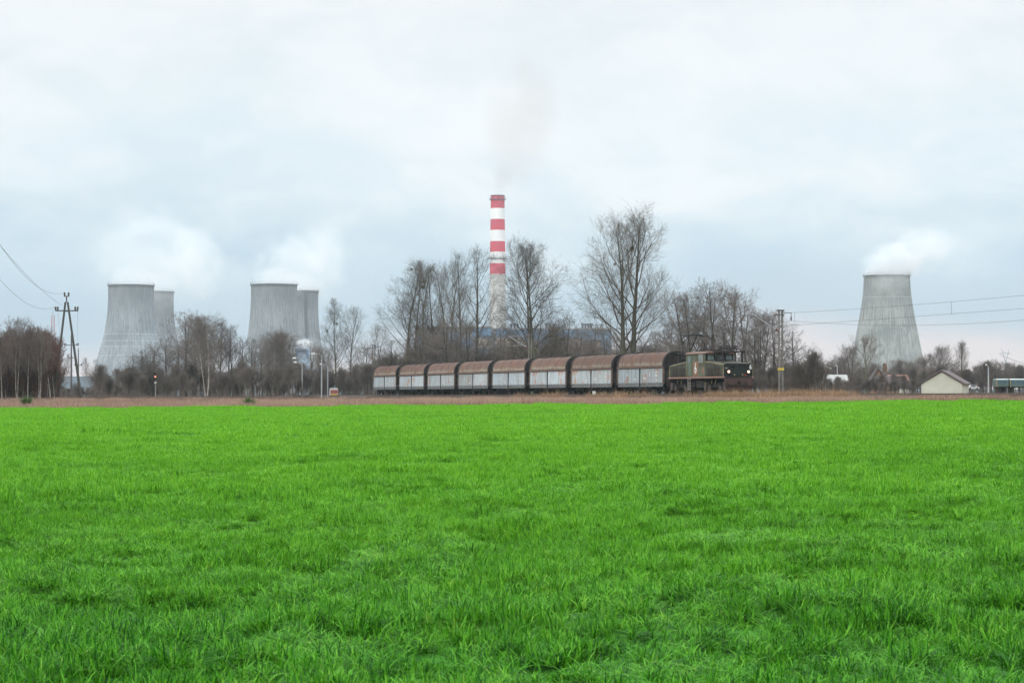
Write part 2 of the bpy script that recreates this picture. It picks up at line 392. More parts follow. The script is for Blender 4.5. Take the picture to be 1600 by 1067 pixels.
def grass_zone(name, label, y0, y1, cell, cover, ms, hmul):
    pts = []
    for Y in np.arange(y0, y1, cell):
        for X in np.arange(-0.34 * Y - 2, 0.30 * Y + 2, cell): pts.append((X, Y))
    P = np.array(pts); P = P + (R.rand(len(P), 2) - .5) * cell * 0.9
    P = P[in_field(P[:, 0], P[:, 1])]
    X, Y = P[:, 0], P[:, 1]
    n = vnoise(X, Y, 3, 5.0) * 0.45 + vnoise(X, Y, 4, 1.3) * 0.75
    c = (X * .94 - Y * .35 + vnoise(X, Y, 6, 9.0) * .25) / 4.2; dl = np.abs(c - np.round(c)) * 4.2      # drill misses
    n = n - 2.3 * np.exp(-(dl / .30) ** 2) * np.clip(.55 + vnoise(X, Y, 7, 7.0), 0, 1)
    keep = R.rand(len(X)) < cover
    X, Y, n = X[keep], Y[keep], n[keep]
    Z = ground_z(X, Y) - 0.01
    k = len(X); rot = np.zeros((k, 3)); rot[:, 2] = R.rand(k) * 6.283; tl = .5 if cell < .5 else (.3 if cell < 1 else .06); rot[:, 0] = (R.rand(k) - .5) * tl; rot[:, 1] = (R.rand(k) - .5) * tl
    s = 0.9 + R.rand(k) * 0.25
    scl = np.stack([s, s, hmul * np.clip(0.95 + 0.36 * np.clip(n, -1.9, 1.3) + R.rand(k) * .25, .2, 2)], -1)
    scatter(name, label, ms, np.stack([X, Y, Z], -1), rot, scl, R.randint(0, len(ms), k))
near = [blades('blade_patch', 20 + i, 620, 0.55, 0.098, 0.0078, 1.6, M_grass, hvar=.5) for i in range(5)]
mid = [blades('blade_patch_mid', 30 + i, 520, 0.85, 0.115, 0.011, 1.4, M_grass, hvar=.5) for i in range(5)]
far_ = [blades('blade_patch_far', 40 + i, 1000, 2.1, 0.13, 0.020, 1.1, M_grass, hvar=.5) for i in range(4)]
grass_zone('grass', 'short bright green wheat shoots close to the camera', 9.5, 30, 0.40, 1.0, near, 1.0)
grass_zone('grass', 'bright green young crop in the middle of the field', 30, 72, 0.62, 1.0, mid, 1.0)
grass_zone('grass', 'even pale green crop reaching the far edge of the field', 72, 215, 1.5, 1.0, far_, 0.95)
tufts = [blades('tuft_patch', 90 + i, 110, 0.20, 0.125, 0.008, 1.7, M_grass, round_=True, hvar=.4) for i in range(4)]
pts = []
for _ in range(7500):
    Y = 9.5 + 95 * R.rand() ** 1.35; pts.append((R.uniform(-.33, .29) * Y, Y))
P = np.array(pts); P = P[vnoise(P[:, 0], P[:, 1], 4, 1.3) + vnoise(P[:, 0], P[:, 1], 9, 7.0) > .2]
k = len(P); rot = np.zeros((k, 3)); rot[:, 2] = R.rand(k) * 6.283; s = .7 + R.rand(k) * .7
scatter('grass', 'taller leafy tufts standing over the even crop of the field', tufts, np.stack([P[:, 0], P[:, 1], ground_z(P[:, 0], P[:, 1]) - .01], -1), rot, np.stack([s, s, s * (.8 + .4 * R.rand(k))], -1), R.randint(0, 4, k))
# dry verge between the field and the railway
def band(fn, n, x0, x1, seed):
    r = np.random.RandomState(seed); out = []
    while len(out) < n:
        u = r.uniform(x0, x1); Y = fn(u, r)
        if Y is None: continue
        out.append((u * Y, Y))
    return np.array(out)
def Yedge(u): return min(160 / (1 + 0.63 * u), (TK - 8.0) / (u + TS))
def Ytrk(u, off=0.0): return (TK + off) / max(u + TS, 0.02)
def do_scatter(name, label, ms, P, seed, smin, smax, hm=1.0, sink=0.02):
    r = np.random.RandomState(seed); k = len(P); Z = ground_z(P[:, 0], P[:, 1]) - sink
    rot = np.zeros((k, 3)); rot[:, 2] = r.rand(k) * 6.283; s = smin + r.rand(k) * (smax - smin)
    scl = np.stack([s, s, s * hm * (0.8 + .4 * r.rand(k))], -1)
    return scatter(name, label, ms, np.stack([P[:, 0], P[:, 1], Z], -1), rot, scl, r.randint(0, len(ms), k))
dry = [blades('dry_patch', 60 + i, 260, 1.6, 0.40, 0.014, 0.9, M_dry, hvar=.5) for i in range(4)]
P = band(lambda u, r: Yedge(u) + r.uniform(0.2, 46) ** 1.0 if u < -0.02 else Yedge(u) + r.uniform(0.2, max(Ytrk(u, -5.5) - Yedge(u), 1)), 5200, -0.33, 0.30, 3)
_u = P[:, 0] / P[:, 1]; P = P[np.abs(P[:, 0] - (TK - TS * P[:, 1])) > 7.5]; _u = P[:, 0] / P[:, 1]; P = P[(_u < .17) | (P[:, 1] < np.array([Yedge(a) for a in _u]) + 3.0)]
do_scatter('dry_grass', 'pale pinkish brown dry grass along the far edge of the field', dry, P, 4, 0.7, 1.15)
def stems(name, seed, n, size, h, r0, spread=0.35, matl=None):
    r = np.random.RandomState(seed); V = []; Q = []
    for i in range(n):
        a = r.rand() * 6.28; rr = size / 2 * math.sqrt(r.rand()); x, y = rr * math.cos(a), rr * math.sin(a)
        H = h * r.uniform(.5, 1.1); la = r.rand() * 6.28; ln = r.rand() * spread
        def seg(p, q, ra, rb):
            b = len(V); d = (q - p); d /= (np.linalg.norm(d) + 1e-9); e = np.cross(d, [0.3, 0.9, 0.1]); e /= np.linalg.norm(e); f = np.cross(d, e)
            for pp, rad in ((p, ra), (q, rb)):
                for k in range(3):
                    V.append(pp + rad * (e * math.cos(k * 2.094) + f * math.sin(k * 2.094)))
            for k in range(3): Q.append((b + k, b + (k + 1) % 3, b + 3 + (k + 1) % 3, b + 3 + k))
        p0 = np.array([x, y, 0.]); p1 = p0 + np.array([math.cos(la) * ln * H * .4, math.sin(la) * ln * H * .4, H * .5]); p2 = p1 + np.array([math.cos(la) * ln * H * .7, math.sin(la) * ln * H * .7, H * .5])
        seg(p0, p1, r0, r0 * .8); seg(p1, p2, r0 * .8, r0 * .4)
        for k in range(7):
            f_ = r.uniform(.25, 1); s = p0 + (p2 - p0) * f_; b2 = r.rand() * 6.28; l2 = H * r.uniform(.12, .3)
            seg(s, s + np.array([math.cos(b2) * .5, math.sin(b2) * .5, .85]) * l2, r0 * .55, r0 * .3)
    me = bpy.data.meshes.new(name); npmesh(me, np.array(V), np.array(Q), 4); me.materials.append(matl or M_stem); return me
weeds = [stems('weed_patch', 70 + i, 60, 1.6, 0.9, 0.007) for i in range(4)]
P = band(lambda u, r: Ytrk(u, -5.5) - abs(r.gauss(0, 1)) * 0 + r.uniform(-5, 3.5) if u > -0.075 else Yedge(u) + r.uniform(20, 75), 2300, -0.33, 0.17, 5) if False else None
rr_ = random.Random(5); pts = []
for _ in range(2200):
    u = rr_.uniform(-0.33, 0.30)
    if u > -0.07:
        if u > 0.165 and rr_.random() < .35: continue
        Y = Ytrk(u, -3.2 - abs(rr_.gauss(0, 1.8)))
    else: Y = Yedge(u) + rr_.uniform(25, 100)
    pts.append((u * Y, Y))
do_scatter('weeds', 'brown dead weeds and brambles in front of the train', weeds, np.array(pts), 6, 0.35, 0.65)
reeds = [blades('reed_patch', 80 + i, 200, 1.3, 1.0, 0.022, 1.3, M_reed, hvar=.5) for i in range(3)]
pts = []
for _ in range(260):
    u = rr_.uniform(0.095, 0.165) if rr_.random() < .7 else rr_.uniform(0.0, 0.17); Y = Ytrk(u, -3.6 - abs(rr_.gauss(0, 1.6))); pts.append((u * Y, Y))
do_scatter('reeds', 'tangled tan reeds around the foot of the near catenary mast', reeds, np.array(pts), 7, 0.55, 1.0)

# ------------------------------------------------------------------ trees
def tubes_np(segs, ns):
    A = np.array([s[0] for s in segs]); B = np.array([s[1] for s in segs]); ra = np.array([s[2] for s in segs]); rb = np.array([s[3] for s in segs])
    d = B - A; d /= (np.linalg.norm(d, axis=1, keepdims=True) + 1e-9)
    ref = np.where(np.abs(d[:, 2:3]) > 0.9, np.array([[1.0, 0, 0]]), np.array([[0, 0, 1.0]]))
    e = np.cross(d, ref); e /= (np.linalg.norm(e, axis=1, keepdims=True) + 1e-9); f = np.cross(d, e)
    V = []
    for P_, rad in ((A, ra), (B, rb)):
        for k in range(ns):
            a = 2 * math.pi * k / ns
            V.append(P_ + rad[:, None] * (e * math.cos(a) + f * math.sin(a)))
    V = np.stack(V, 1).reshape(-1, 3); b = np.arange(len(segs))[:, None] * 2 * ns
    Q = np.concatenate([b + np.array([[k, (k + 1) % ns, ns + (k + 1) % ns, ns + k]]) for k in range(ns)]); return V, Q
def unit(v):
    l = math.sqrt(v[0] ** 2 + v[1] ** 2 + v[2] ** 2) + 1e-9; return (v[0] / l, v[1] / l, v[2] / l)
def skeleton(seed, H, r0, trunks, lim, kind):
    """returns trunk segs and crown segs of a bare tree with a crown following the profile lim"""
    r = random.Random(seed); TR = []; CR = []
    P = dict(poplar=dict(n=24, el0=38, el1=68, trop=.08, n2=9, n3=6, n4=2, wob=.10, start=.20),
             spread=dict(n=34, el0=26, el1=66, trop=.07, n2=10, n3=7, n4=3, wob=.14, start=.16),
             alder=dict(n=20, el0=15, el1=60, trop=.03, n2=7, n3=5, n4=2, wob=.15, start=.18),
             birch=dict(n=24, el0=45, el1=70, trop=.02, n2=8, n3=7, n4=2, wob=.09, start=.28),
             sapling=dict(n=14, el0=55, el1=78, trop=.08, n2=6, n3=5, n4=1, wob=.06, start=.35),
             round=dict(n=22, el0=25, el1=75, trop=.05, n2=8, n3=6, n4=2, wob=.16, start=.08))[kind]
    def chain(p, d, length, ra, rb, n, wob, trop, out):
        pts = [(p, d, ra)]; sl = length / n
        for i in range(n):
            d = unit((d[0] + r.gauss(0, wob), d[1] + r.gauss(0, wob), d[2] + r.gauss(0, wob * .6) + trop))
            q = (p[0] + d[0] * sl, p[1] + d[1] * sl, p[2] + d[2] * sl)
            a = ra + (rb - ra) * i / n; b = ra + (rb - ra) * (i + 1) / n
            out.append((p, q, a, b)); p = q; pts.append((p, d, b))
        return pts
    def pick(pts, f):
        x = f * (len(pts) - 1); i = min(int(x), len(pts) - 2); g = x - i
        p, q = pts[i][0], pts[i + 1][0]
        return tuple(p[k] + (q[k] - p[k]) * g for k in range(3)), pts[i + 1][1], pts[i][2] + (pts[i + 1][2] - pts[i][2]) * g
    def side(d, ang):
        # a direction at angle ang from d, random roll
        v = Vector(d); o = v.orthogonal().normalized(); o.rotate(Matrix.Rotation(r.random() * 6.283, 3, v)); w = v * math.cos(ang) + o * math.sin(ang)
        return (w.x, w.y, w.z)
    for (bx, ti, hh, rr) in trunks:
        d = unit((math.sin(ti), r.gauss(0, .03), 1)); tp = chain((bx, 0, 0), d, H * hh, r0 * rr, 0.02, 16, .03, .03, TR)
        n = int(P['n'] * (1 if len(trunks) == 1 else .7))
        for i in range(n):
            t = P['start'] + (0.97 - P['start']) * (i + r.random() * .8) / n
            p, dd, rad = pick(tp, t)
            el = math.radians(P['el0'] + (P['el1'] - P['el0']) * t + r.gauss(0, 7)); az = i * 2.4 + r.gauss(0, .5)
            d1 = (math.cos(az) * math.cos(el), math.sin(az) * math.cos(el), math.sin(el))
            R_ = np.interp(t, [q[0] for q in lim], [q[1] for q in lim]) * H * r.uniform(.75, 1.12)
            L1 = min(R_ / max(math.cos(el), .35), (H * 1.02 - p[2]) / max(math.sin(el + .12), .2)) 
            L1 = max(L1, H * .035); r1 = min(rad * .55, 0.010 + L1 * .012)
            lp = chain(p, d1, L1, r1, 0.008, 7, P['wob'] * .7, P['trop'], CR)
            m2 = max(3, int(P['n2'] * min(1.5, .35 + L1 / (H * .28))))
            for j in range(m2):
                f = .18 + .8 * (j + r.random()) / m2; p2, d2, ra2 = pick(lp, f)
                L2 = L1 * (.46 - .28 * f) * r.uniform(.7, 1.3) + H * .012
                sp = chain(p2, side(d2, math.radians(r.uniform(28, 52))), L2, min(ra2 * .6, .02), 0.006, 4, P['wob'], P['trop'] * .8, CR)
                for k in range(P['n3']):
                    f3 = .15 + .85 * r.random(); p3, d3, _ = pick(sp, f3)
                    L3 = L2 * r.uniform(.25, .5) + H * .008
                    q3 = chain(p3, side(d3, math.radians(r.uniform(25, 50))), L3, .007, .0045, 2, P['wob'], P['trop'] * .6, CR)
                    for l in range(P['n4']):
                        p4, d4, _ = pick(q3, r.uniform(.2, 1)); chain(p4, side(d4, math.radians(r.uniform(20, 48))), L3 * r.uniform(.4, .75), .0048, .0035, 1, .05, .03, CR)
    return TR, CR
def thicken(segs, k): return [(a, b, x * k, y * k) for a, b, x, y in segs]
class Proto: pass
PROTO = {}
def proto(key, seed, H, r0, kind, lim, mtrunk, mtwig, trunks=((0, 0, 1, 1),), tk=1.0, ball=()):
    TR, CR = skeleton(seed, H, r0, trunks, lim, kind)
    V, Q = tubes_np(TR, 8); mt = bpy.data.meshes.new(key + '_trunk'); npmesh(mt, V, Q, 4); mt.materials.append(mtrunk); mt.polygons.foreach_set('use_smooth', [True] * len(mt.polygons))
    V, Q = tubes_np(thicken(CR, tk), 3); mc = bpy.data.meshes.new(key + '_crown'); npmesh(mc, V, Q, 4); mc.materials.append(mtwig)
    o = Proto(); o.H = H; o.t = mt; o.c = mc; PROTO[key] = o
mist = stems('mistletoe', 5, 60, 0.1, 0.6, 0.008, 2.0, M_mistle)
def mist_mesh():
    r = np.random.RandomState(9); segs = []
    for i in range(420):
        d = r.randn(3); d /= np.linalg.norm(d); a = d * r.uniform(.0, .45); b = a + (d + r.randn(3) * .5) * r.uniform(.15, .3); segs.append((a, b, .014, .010))
    V, Q = tubes_np(segs, 3); me = bpy.data.meshes.new('mistletoe'); npmesh(me, V, Q, 4); me.materials.append(M_mistle); return me
MIST = mist_mesh()
def place(key, px, py, Y, label, cat='tree', group=None, wide=1.0, rz=None, name='tree', balls=(), lean=0.0, rnd=random.Random(77)):
    o = PROTO[key]; u_ = (px - 800) / F
    if -.085 < u_ < .2: Y = max(Y, Ytrk(u_) + 6)
    top = at(px, py, Y); x = top.x; z0 = gz(x, Y) - 0.05
    s = (top.z - z0) / o.H
    e = empty(name, (x, Y, z0), rz if rz is not None else rnd.random() * 6.283)
    e.scale = (s * wide, s * wide, s); e.rotation_euler.y = lean * 0
    tag(e, label, cat, group)
    for nm, me in (('trunk', o.t), ('crown', o.c)):
        c = bpy.data.objects.new(nm, me); COL.objects.link(c); c.parent = e
    for (bx, by, br) in balls:
        w = at(bx, by, Y); rz_ = e.rotation_euler.z; dx_ = (w.x - x); loc = Vector((dx_ * math.cos(-rz_), dx_ * math.sin(-rz_), 0)) / (s * wide); loc.z = (w.z - z0) / s
        c = bpy.data.objects.new('mistletoe', MIST); COL.objects.link(c); c.parent = e; c.location = loc; c.scale = (br / (s * wide), br / (s * wide), br / s)
    return e
POP = [(0, .05), (.15, .14), (.3, .20), (.5, .19), (.75, .13), (1, .03)]
proto('poplar_a', 1, 20, .30, 'poplar', POP, M_poplar, M_poptwig, tk=.85)
proto('poplar_b', 2, 20, .27, 'poplar', [(0, .05), (.2, .16), (.5, .2), (.8, .13), (1, .04)], M_poplar, M_poptwig, tk=.85)
proto('poplar_c', 3, 20, .26, 'spread', [(0, .08), (.15, .30), (.4, .22), (.7, .12), (1, .03)], M_poplar, M_poptwig, tk=.85)
proto('great', 4, 22, .46, 'spread', [(0, .1), (.1, .28), (.22, .34), (.38, .28), (.55, .235), (.7, .185), (.85, .11), (1, .03)], M_poplar, M_poptwig, trunks=((-.35, -.035, .94, .9), (.5, .03, 1, 1)), tk=1.05)
proto('fork', 6, 18, .33, 'spread', [(0, .1), (.15, .22), (.3, .26), (.5, .25), (.7, .19), (.85, .12), (1, .03)], M_poplar, M_poptwig, trunks=((-.25, -.05, .95, .8), (.25, .02, 1, 1)), tk=.95)
proto('alder_a', 11, 10, .17, 'alder', [(0, .1), (.3, .24), (.6, .24), (1, .05)], M_darkbark, M_darktwig, tk=1.15)
proto('alder_b', 12, 10, .16, 'alder', [(0, .1), (.3, .3), (.6, .28), (1, .08)], M_darkbark, M_greytwig, trunks=((-.2, -.08, .9, .8), (.2, .06, 1, 1)), tk=1.1)
proto('birch_a', 21, 11, .10, 'birch', [(0, .1), (.3, .2), (.6, .18), (1, .03)], M_birch, M_greytwig, tk=1.0)
proto('birch_b', 22, 11, .09, 'birch', [(0, .1), (.3, .26), (.6, .22), (1, .04)], M_birch, M_greytwig, trunks=((0, -.06, .95, .8), (.1, .09, 1, 1)), tk=.9)
proto('sapling_a', 23, 9, .075, 'sapling', [(0, .1), (.4, .14), (.7, .12), (1, .02)], M_birch, M_redtwig, tk=2.0)
proto('sapling_b', 24, 9, .07, 'sapling', [(0, .1), (.4, .16), (.7, .14), (1, .03)], M_darkbark, M_redtwig, tk=2.0)
proto('round_a', 31, 9, .22, 'round', [(0, .3), (.3, .42), (.6, .36), (1, .12)], M_poplar, M_greytwig, tk=1.05)
proto('round_b', 32, 9, .2, 'round', [(0, .3), (.3, .36), (.6, .34), (1, .1)], M_darkbark, M_greytwig, trunks=((-.3, -.2, .85, .7), (.3, .15, 1, .9), (0, .0, 1, .8)), tk=1.0)
def shrub(name, seed, mt):
    TR, CR = skeleton(seed, 4.5, .05, tuple((random.Random(seed + i).uniform(-.8, .8), random.Random(seed * 3 + i).uniform(-.35, .35), random.Random(seed + i * 7).uniform(.7, 1), 1) for i in range(6)), [(0, .2), (.5, .22), (1, .06)], 'sapling')
    V, Q = tubes_np(thicken(TR + CR, 1.1), 3); me = bpy.data.meshes.new(name); npmesh(me, V, Q, 4); me.materials.append(mt); return me
SHR_RED = [shrub('shrub', 45, M_redtwig), shrub('shrub', 46, M_redtwig), shrub('shrub', 47, M_darktwig)]
SHR = [shrub('shrub', 41, M_greytwig), shrub('shrub', 42, M_greytwig), shrub('shrub', 43, M_darktwig), shrub('shrub', 44, M_greytwig)]

# named trees: (proto, px, top py, Y, label, width)
ROW = 'bare poplars in the row behind the wagons'
place('great', 979, 344, 240, 'tallest bare poplar with twin mossy trunks behind the last wagons before the locomotive', wide=1.0, rz=0.1, name='poplar_tree', balls=((988, 389, .55), (961, 413, .3)))
place('fork', 836, 391, 272, 'bare forked poplar with rounded crown just right of the striped chimney', wide=1.0, rz=.3, name='poplar_tree')
place('poplar_c', 637, 416, 300, 'leftmost bare poplar of the row with long low limbs reaching left', group=ROW, wide=1.1, rz=2.6, name='poplar_tree', balls=((643, 421, .4),))
place('poplar_a', 648, 416, 303, 'bare poplar second in the row over the third wagon', group=ROW, wide=.75, name='poplar_tree')
place('poplar_b', 660, 419, 298, 'bare poplar carrying a large dark mistletoe ball near mid crown', group=ROW, wide=.95, name='poplar_tree', balls=((661, 449, .6), (663, 441, .4)))
place('poplar_a', 679, 423, 306, 'fourth bare poplar from the left of the row', group=ROW, wide=.8, name='poplar_tree', balls=((680, 446, .3),))
place('poplar_b', 694, 425, 300, 'bare poplar in the middle of the row, fifth from left', group=ROW, wide=.95, name='poplar_tree')
place('poplar_b', 706, 420, 304, 'slim bare poplar with small dark nest high in crown', group=ROW, wide=.9, name='poplar_tree', balls=((709, 446, .4),))
place('poplar_a', 720, 404, 296, 'bare poplar second from the right end of the row', group=ROW, wide=.85, name='poplar_tree')
place('poplar_a', 744, 398, 288, 'rightmost bare poplar of the row, beside the striped chimney', group=ROW, wide=1.1, name='poplar_tree', balls=((746, 421, .35),))
place('poplar_c', 527, 472, 345, 'bare poplar with mistletoe right of the second pair of cooling towers', wide=.95, name='poplar_tree', balls=((526, 506, .45), (511, 517, .35)))
place('poplar_b', 549, 486, 350, 'smaller bare poplar left of the last wagon', wide=1.0, name='poplar_tree')
place('poplar_b', 593, 512, 360, 'thin bare poplar rising just behind the last wagon', wide=1.0, name='poplar_tree')
RG = 'bare trees behind the locomotive'
for k, px, py, Y, w in (('round_b', 1082, 466, 232, .95), ('alder_b', 1117, 448, 230, 1.2), ('round_a', 1142, 462, 226, .85), ('alder_b', 1163, 478, 236, 1.3), ('round_b', 1190, 496, 232, .8),
                        ('alder_b', 1212, 498, 238, 1.1), ('alder_a', 1243, 520, 236, 1.25), ('alder_a', 1262, 546, 240, 1.1), ('alder_b', 1098, 490, 245, 1.2), ('alder_a', 1180, 520, 226, 1.2),
                        ('round_b', 1060, 505, 250, .9), ('alder_b', 1135, 505, 224, 1.3), ('alder_a', 1227, 532, 226, 1.2)):
    place(k, px, py, Y, 'grey brown bare tree in the dense clump behind the locomotive', group=RG, wide=w, name='bare_tree')
BW = 'bare trees in the belt between the cooling towers'
for k, px, py, Y, w in (('alder_b', 288, 494, 330, 1.2), ('alder_b', 303, 505, 345, 1.1), ('alder_a', 342, 520, 350, 1.0), ('alder_a', 356, 516, 345, .9), ('alder_a', 364, 510, 338, .85), ('alder_a', 381, 528, 345, 1.0),
                        ('alder_a', 396, 532, 350, 1.1), ('alder_b', 408, 536, 342, 1.0), ('round_b', 437, 524, 360, .9), ('alder_b', 455, 530, 365, 1.0), ('alder_a', 262, 530, 340, 1.3), ('alder_b', 243, 540, 350, 1.3), ('alder_a', 222, 548, 345, 1.3), ('alder_a', 205, 556, 350, 1.3), ('alder_b', 232, 552, 330, 1.2),
                        ('alder_a', 275, 540, 325, 1.3), ('alder_b', 322, 530, 340, 1.2), ('alder_b', 420, 545, 345, 1.2), ('alder_b', 486, 540, 370, 1.1), ('round_b', 505, 546, 380, .9), ('alder_a', 150, 563, 380, .8), ('alder_a', 166, 572, 380, .8), ('round_a', 570, 545, 390, .9)):
    place(k, px, py, Y, 'dark bare tree in the belt between the cooling towers', group=BW, wide=w, name='bare_tree')
place('birch_b', 322, 498, 286, 'white forked birch leaning between the two pairs of cooling towers', rz=.4, wide=1.25, name='birch_tree')
for px, py in ((425, 532), (443, 524), (332, 508), (300, 500)):
    place('birch_b' if px % 2 else 'birch_a', px, py, 335, 'fine twigged pale bare tree rising from the brush left of the train', group='pale bare trees left of the train', wide=1.3, name='birch_tree')
place('birch_a', 311, 512, 322, 'slim pale birch left of the white forked birch', wide=1.2, name='birch_tree')
place('birch_a', 103, 556, 420, 'thin upright young tree between the legs of the timber power pole', wide=.6, name='birch_tree')
place('birch_a', 136, 562, 430, 'thin upright young tree just left of the first cooling tower', wide=.6, name='birch_tree')
# birch wood on the far left
rw = random.Random(12)
for i in range(46):
    row = i % 3; px = -26 + (i // 3) * 7.4 + rw.uniform(-3, 3); Y = 238 + row * 13 + rw.uniform(-4, 4)
    top = 528 + rw.gauss(0, 7) + (max(0, px - 70) * .8) + (0 if row else 6)
    if px > 88: continue
    key = rw.choice(('sapling_a', 'sapling_b', 'sapling_b', 'sapling_a', 'birch_a'))
    place(key, px, top, Y, 'slender young birch in the dense wood at the left edge', group='young birches in the wood on the left', wide=rw.uniform(.85, 1.3), name='birch_tree')
for px, top in ((28, 503), (4, 512), (62, 517), (44, 521)):
    place('birch_b' if px in (28, 62) else 'birch_a', px, top, 232, 'pale birch rising above the wood at the left edge', group='tall birches over the wood on the left', wide=.8, name='birch_tree')
for i in range(16):
    place(rw.choice(('sapling_a', 'sapling_b')), rw.uniform(40, 86), 531 + rw.gauss(0, 5), 240 + rw.uniform(0, 30), 'slender young birch in the dense wood at the left edge', group='young birches in the wood on the left', wide=rw.uniform(.8, 1.1), name='birch_tree')
# trees on the right
place('round_a', 1354, 530, 330, 'broad round bare tree in front of the right cooling tower', wide=1.0, name='bare_tree')
place('round_b', 1330, 545, 345, 'bare tree left of the broad one before the right cooling tower', wide=.9, name='bare_tree')
place('fork', 1503, 538, 400, 'lone bare tree with clumped crown behind the grey gabled shed', wide=.75, name='bare_tree')
place('round_b', 1470, 545, 420, 'bare tree left of the lone clumped tree behind the shed', wide=.8, name='bare_tree')
place('alder_b', 1555, 564, 400, 'small bare tree above the green railway coaches', wide=1.1, name='bare_tree')
place('round_b', 1577, 569, 410, 'low bare tree below the distant pylon', wide=1.1, name='bare_tree')
RB = 'bare trees in the belt behind the houses'
for px, py in ((1290, 572), (1305, 566), (1318, 560), (1405, 565), (1420, 568), (1440, 562), (1455, 556), (1488, 570), (1520, 588), (1535, 590), (1600, 588), (1300, 580), (1275, 570), (1480, 560), (1340, 570), (1380, 572)):
    place(rw.choice(('round_b', 'alder_b', 'round_a')), px, py, 440 + rw.uniform(-30, 30), 'low dark bare tree in the belt behind the houses', group=RB, wide=1.3, name='bare_tree')
# trees between row and boiler house
MG = 'low bare trees behind the middle wagons'
for px, py, w in ((785, 512, 1.1), (803, 520, 1.2), (816, 530, 1.2), (862, 515, 1.1), (886, 497, 1.1), (905, 517, 1.2), (925, 512, 1.2), (948, 516, 1.2), (1005, 530, 1.2), (1025, 520, 1.1), (1045, 525, 1.0), (848, 535, 1.2), (875, 535, 1.2), (672, 505, 1.1), (700, 500, 1.2), (728, 505, 1.2), (756, 535, 1.2), (685, 530, 1.3), (715, 530, 1.3), (660, 520, 1.2), (770, 525, 1.1), (615, 535, 1.1), (935, 535, 1.3), (965, 530, 1.3), (990, 540, 1.3)):
    place(rw.choice(('alder_b', 'round_b', 'alder_b', 'alder_a')), px, py, 285 + rw.uniform(-12, 22), 'low tangled bare tree behind the middle wagons', group=MG, wide=w, name='bare_tree')
# thickets: nobody could count these bushes
def thicket(label, x0, x1, Y0, Y1, n, smin, smax, seed, src=None):
    r = random.Random(seed); pts = []
    for _ in range(n):
        Y = r.uniform(Y0, Y1); u = (r.uniform(x0, x1) - 800) / F
        if -.1 < u < .15 and Y < Ytrk(u) + 5: Y = Ytrk(u) + 5 + (r.random() * 40)
        pts.append((u * Y, Y))
    return do_scatter('thicket', label, src or SHR, np.array(pts), seed, smin, smax)
thicket('grey brown leafless brush under the birch wood at left', -60, 90, 236, 285, 170, .45, 1.0, 51, SHR_RED)
thicket('tall purplish brown leafless growth filling the wood at left', -90, 82, 246, 290, 110, 1.0, 1.55, 58, SHR_RED)
thicket('grey brown leafless brush left of the train', 150, 578, 290, 350, 230, .25, 1.1, 52)
thicket('leafless brush filling the gap behind the middle wagons', 575, 1060, 280, 330, 230, .7, 1.4, 53)
thicket('taller bare growth rising over the roofs of the middle wagons', 640, 1050, 300, 345, 60, 1.1, 1.8, 59)
thicket('leafless brush behind the locomotive and near mast', 1040, 1275, 212, 245, 85, .45, 1.0, 54)
thicket('dark leafless hedge before the houses on the right', 1225, 1430, 285, 320, 170, .15, .55, 55)
thicket('dark leafless brush behind the houses on the right', 1200, 1700, 400, 470, 190, .7, 1.25, 56)
thicket('low dark brush below the distant hills at left', 80, 200, 330, 460, 130, .22, .5, 57)

# ------------------------------------------------------------------ railway track
M_ballast = mat('ballast', (0.13, 0.11, 0.095), 0.95, (0.06, 0.05, 0.045), 3.0)
M_rail = mat('rail_steel', (0.20, 0.15, 0.12), 0.5, (0.12, 0.08, 0.06), 4.0, metal=.4)
M_sleeper = mat('sleeper', (0.10, 0.08, 0.065), 0.9)
TZ = 1.93
def trk(Y, off=0.0, z=0.0):
    """point beside the centre line; off > 0 is the far side"""
    return Vector((TK - TS * Y + off / TL, Y + off * TS / TL, z))
DIR = Vector((TS, -1, 0)).normalized(); HEAD = math.atan2(DIR.y, DIR.x)
mb = MB()
A, B = trk(100), trk(760)
Ln = (A - B).length
poly = [(-2.6, -1.2), (-1.6, TZ - .17 - 0.0), (1.6, TZ - .17), (2.6, -1.2)]
poly = [(-3.4, TZ - 1.3), (-1.9, TZ - .2), (1.9, TZ - .2), (3.4, TZ - 1.3)]
mb.prism(poly, 'x', -Ln / 2, Ln / 2)
o = mb.build('track_bed', M_ballast); o.location = (A + B) / 2; o.rotation_euler.z = HEAD; tag(o, kind='structure')
mb = MB()
for s in (-.75, .75):
    mb.prism([(s - .036, TZ), (s - .036, TZ - .04), (s - .01, TZ - .05), (s - .01, TZ - .12), (s - .07, TZ - .15), (s + .07, TZ - .15), (s + .01, TZ - .12), (s + .01, TZ - .05), (s + .036, TZ - .04), (s + .036, TZ)], 'x', -Ln / 2, Ln / 2)
o = mb.build('railway_rails', M_rail); o.location = (A + B) / 2; o.rotation_euler.z = HEAD; tag(o, kind='structure')
mb = MB()
for i in range(260): mb.box((Ln / 2 - 30 - i * .65, 0, TZ - .20), (.24, 2.5, .085))
o = mb.build('railway_sleepers', M_sleeper); o.location = (A + B) / 2; o.rotation_euler.z = HEAD; tag(o, kind='structure')

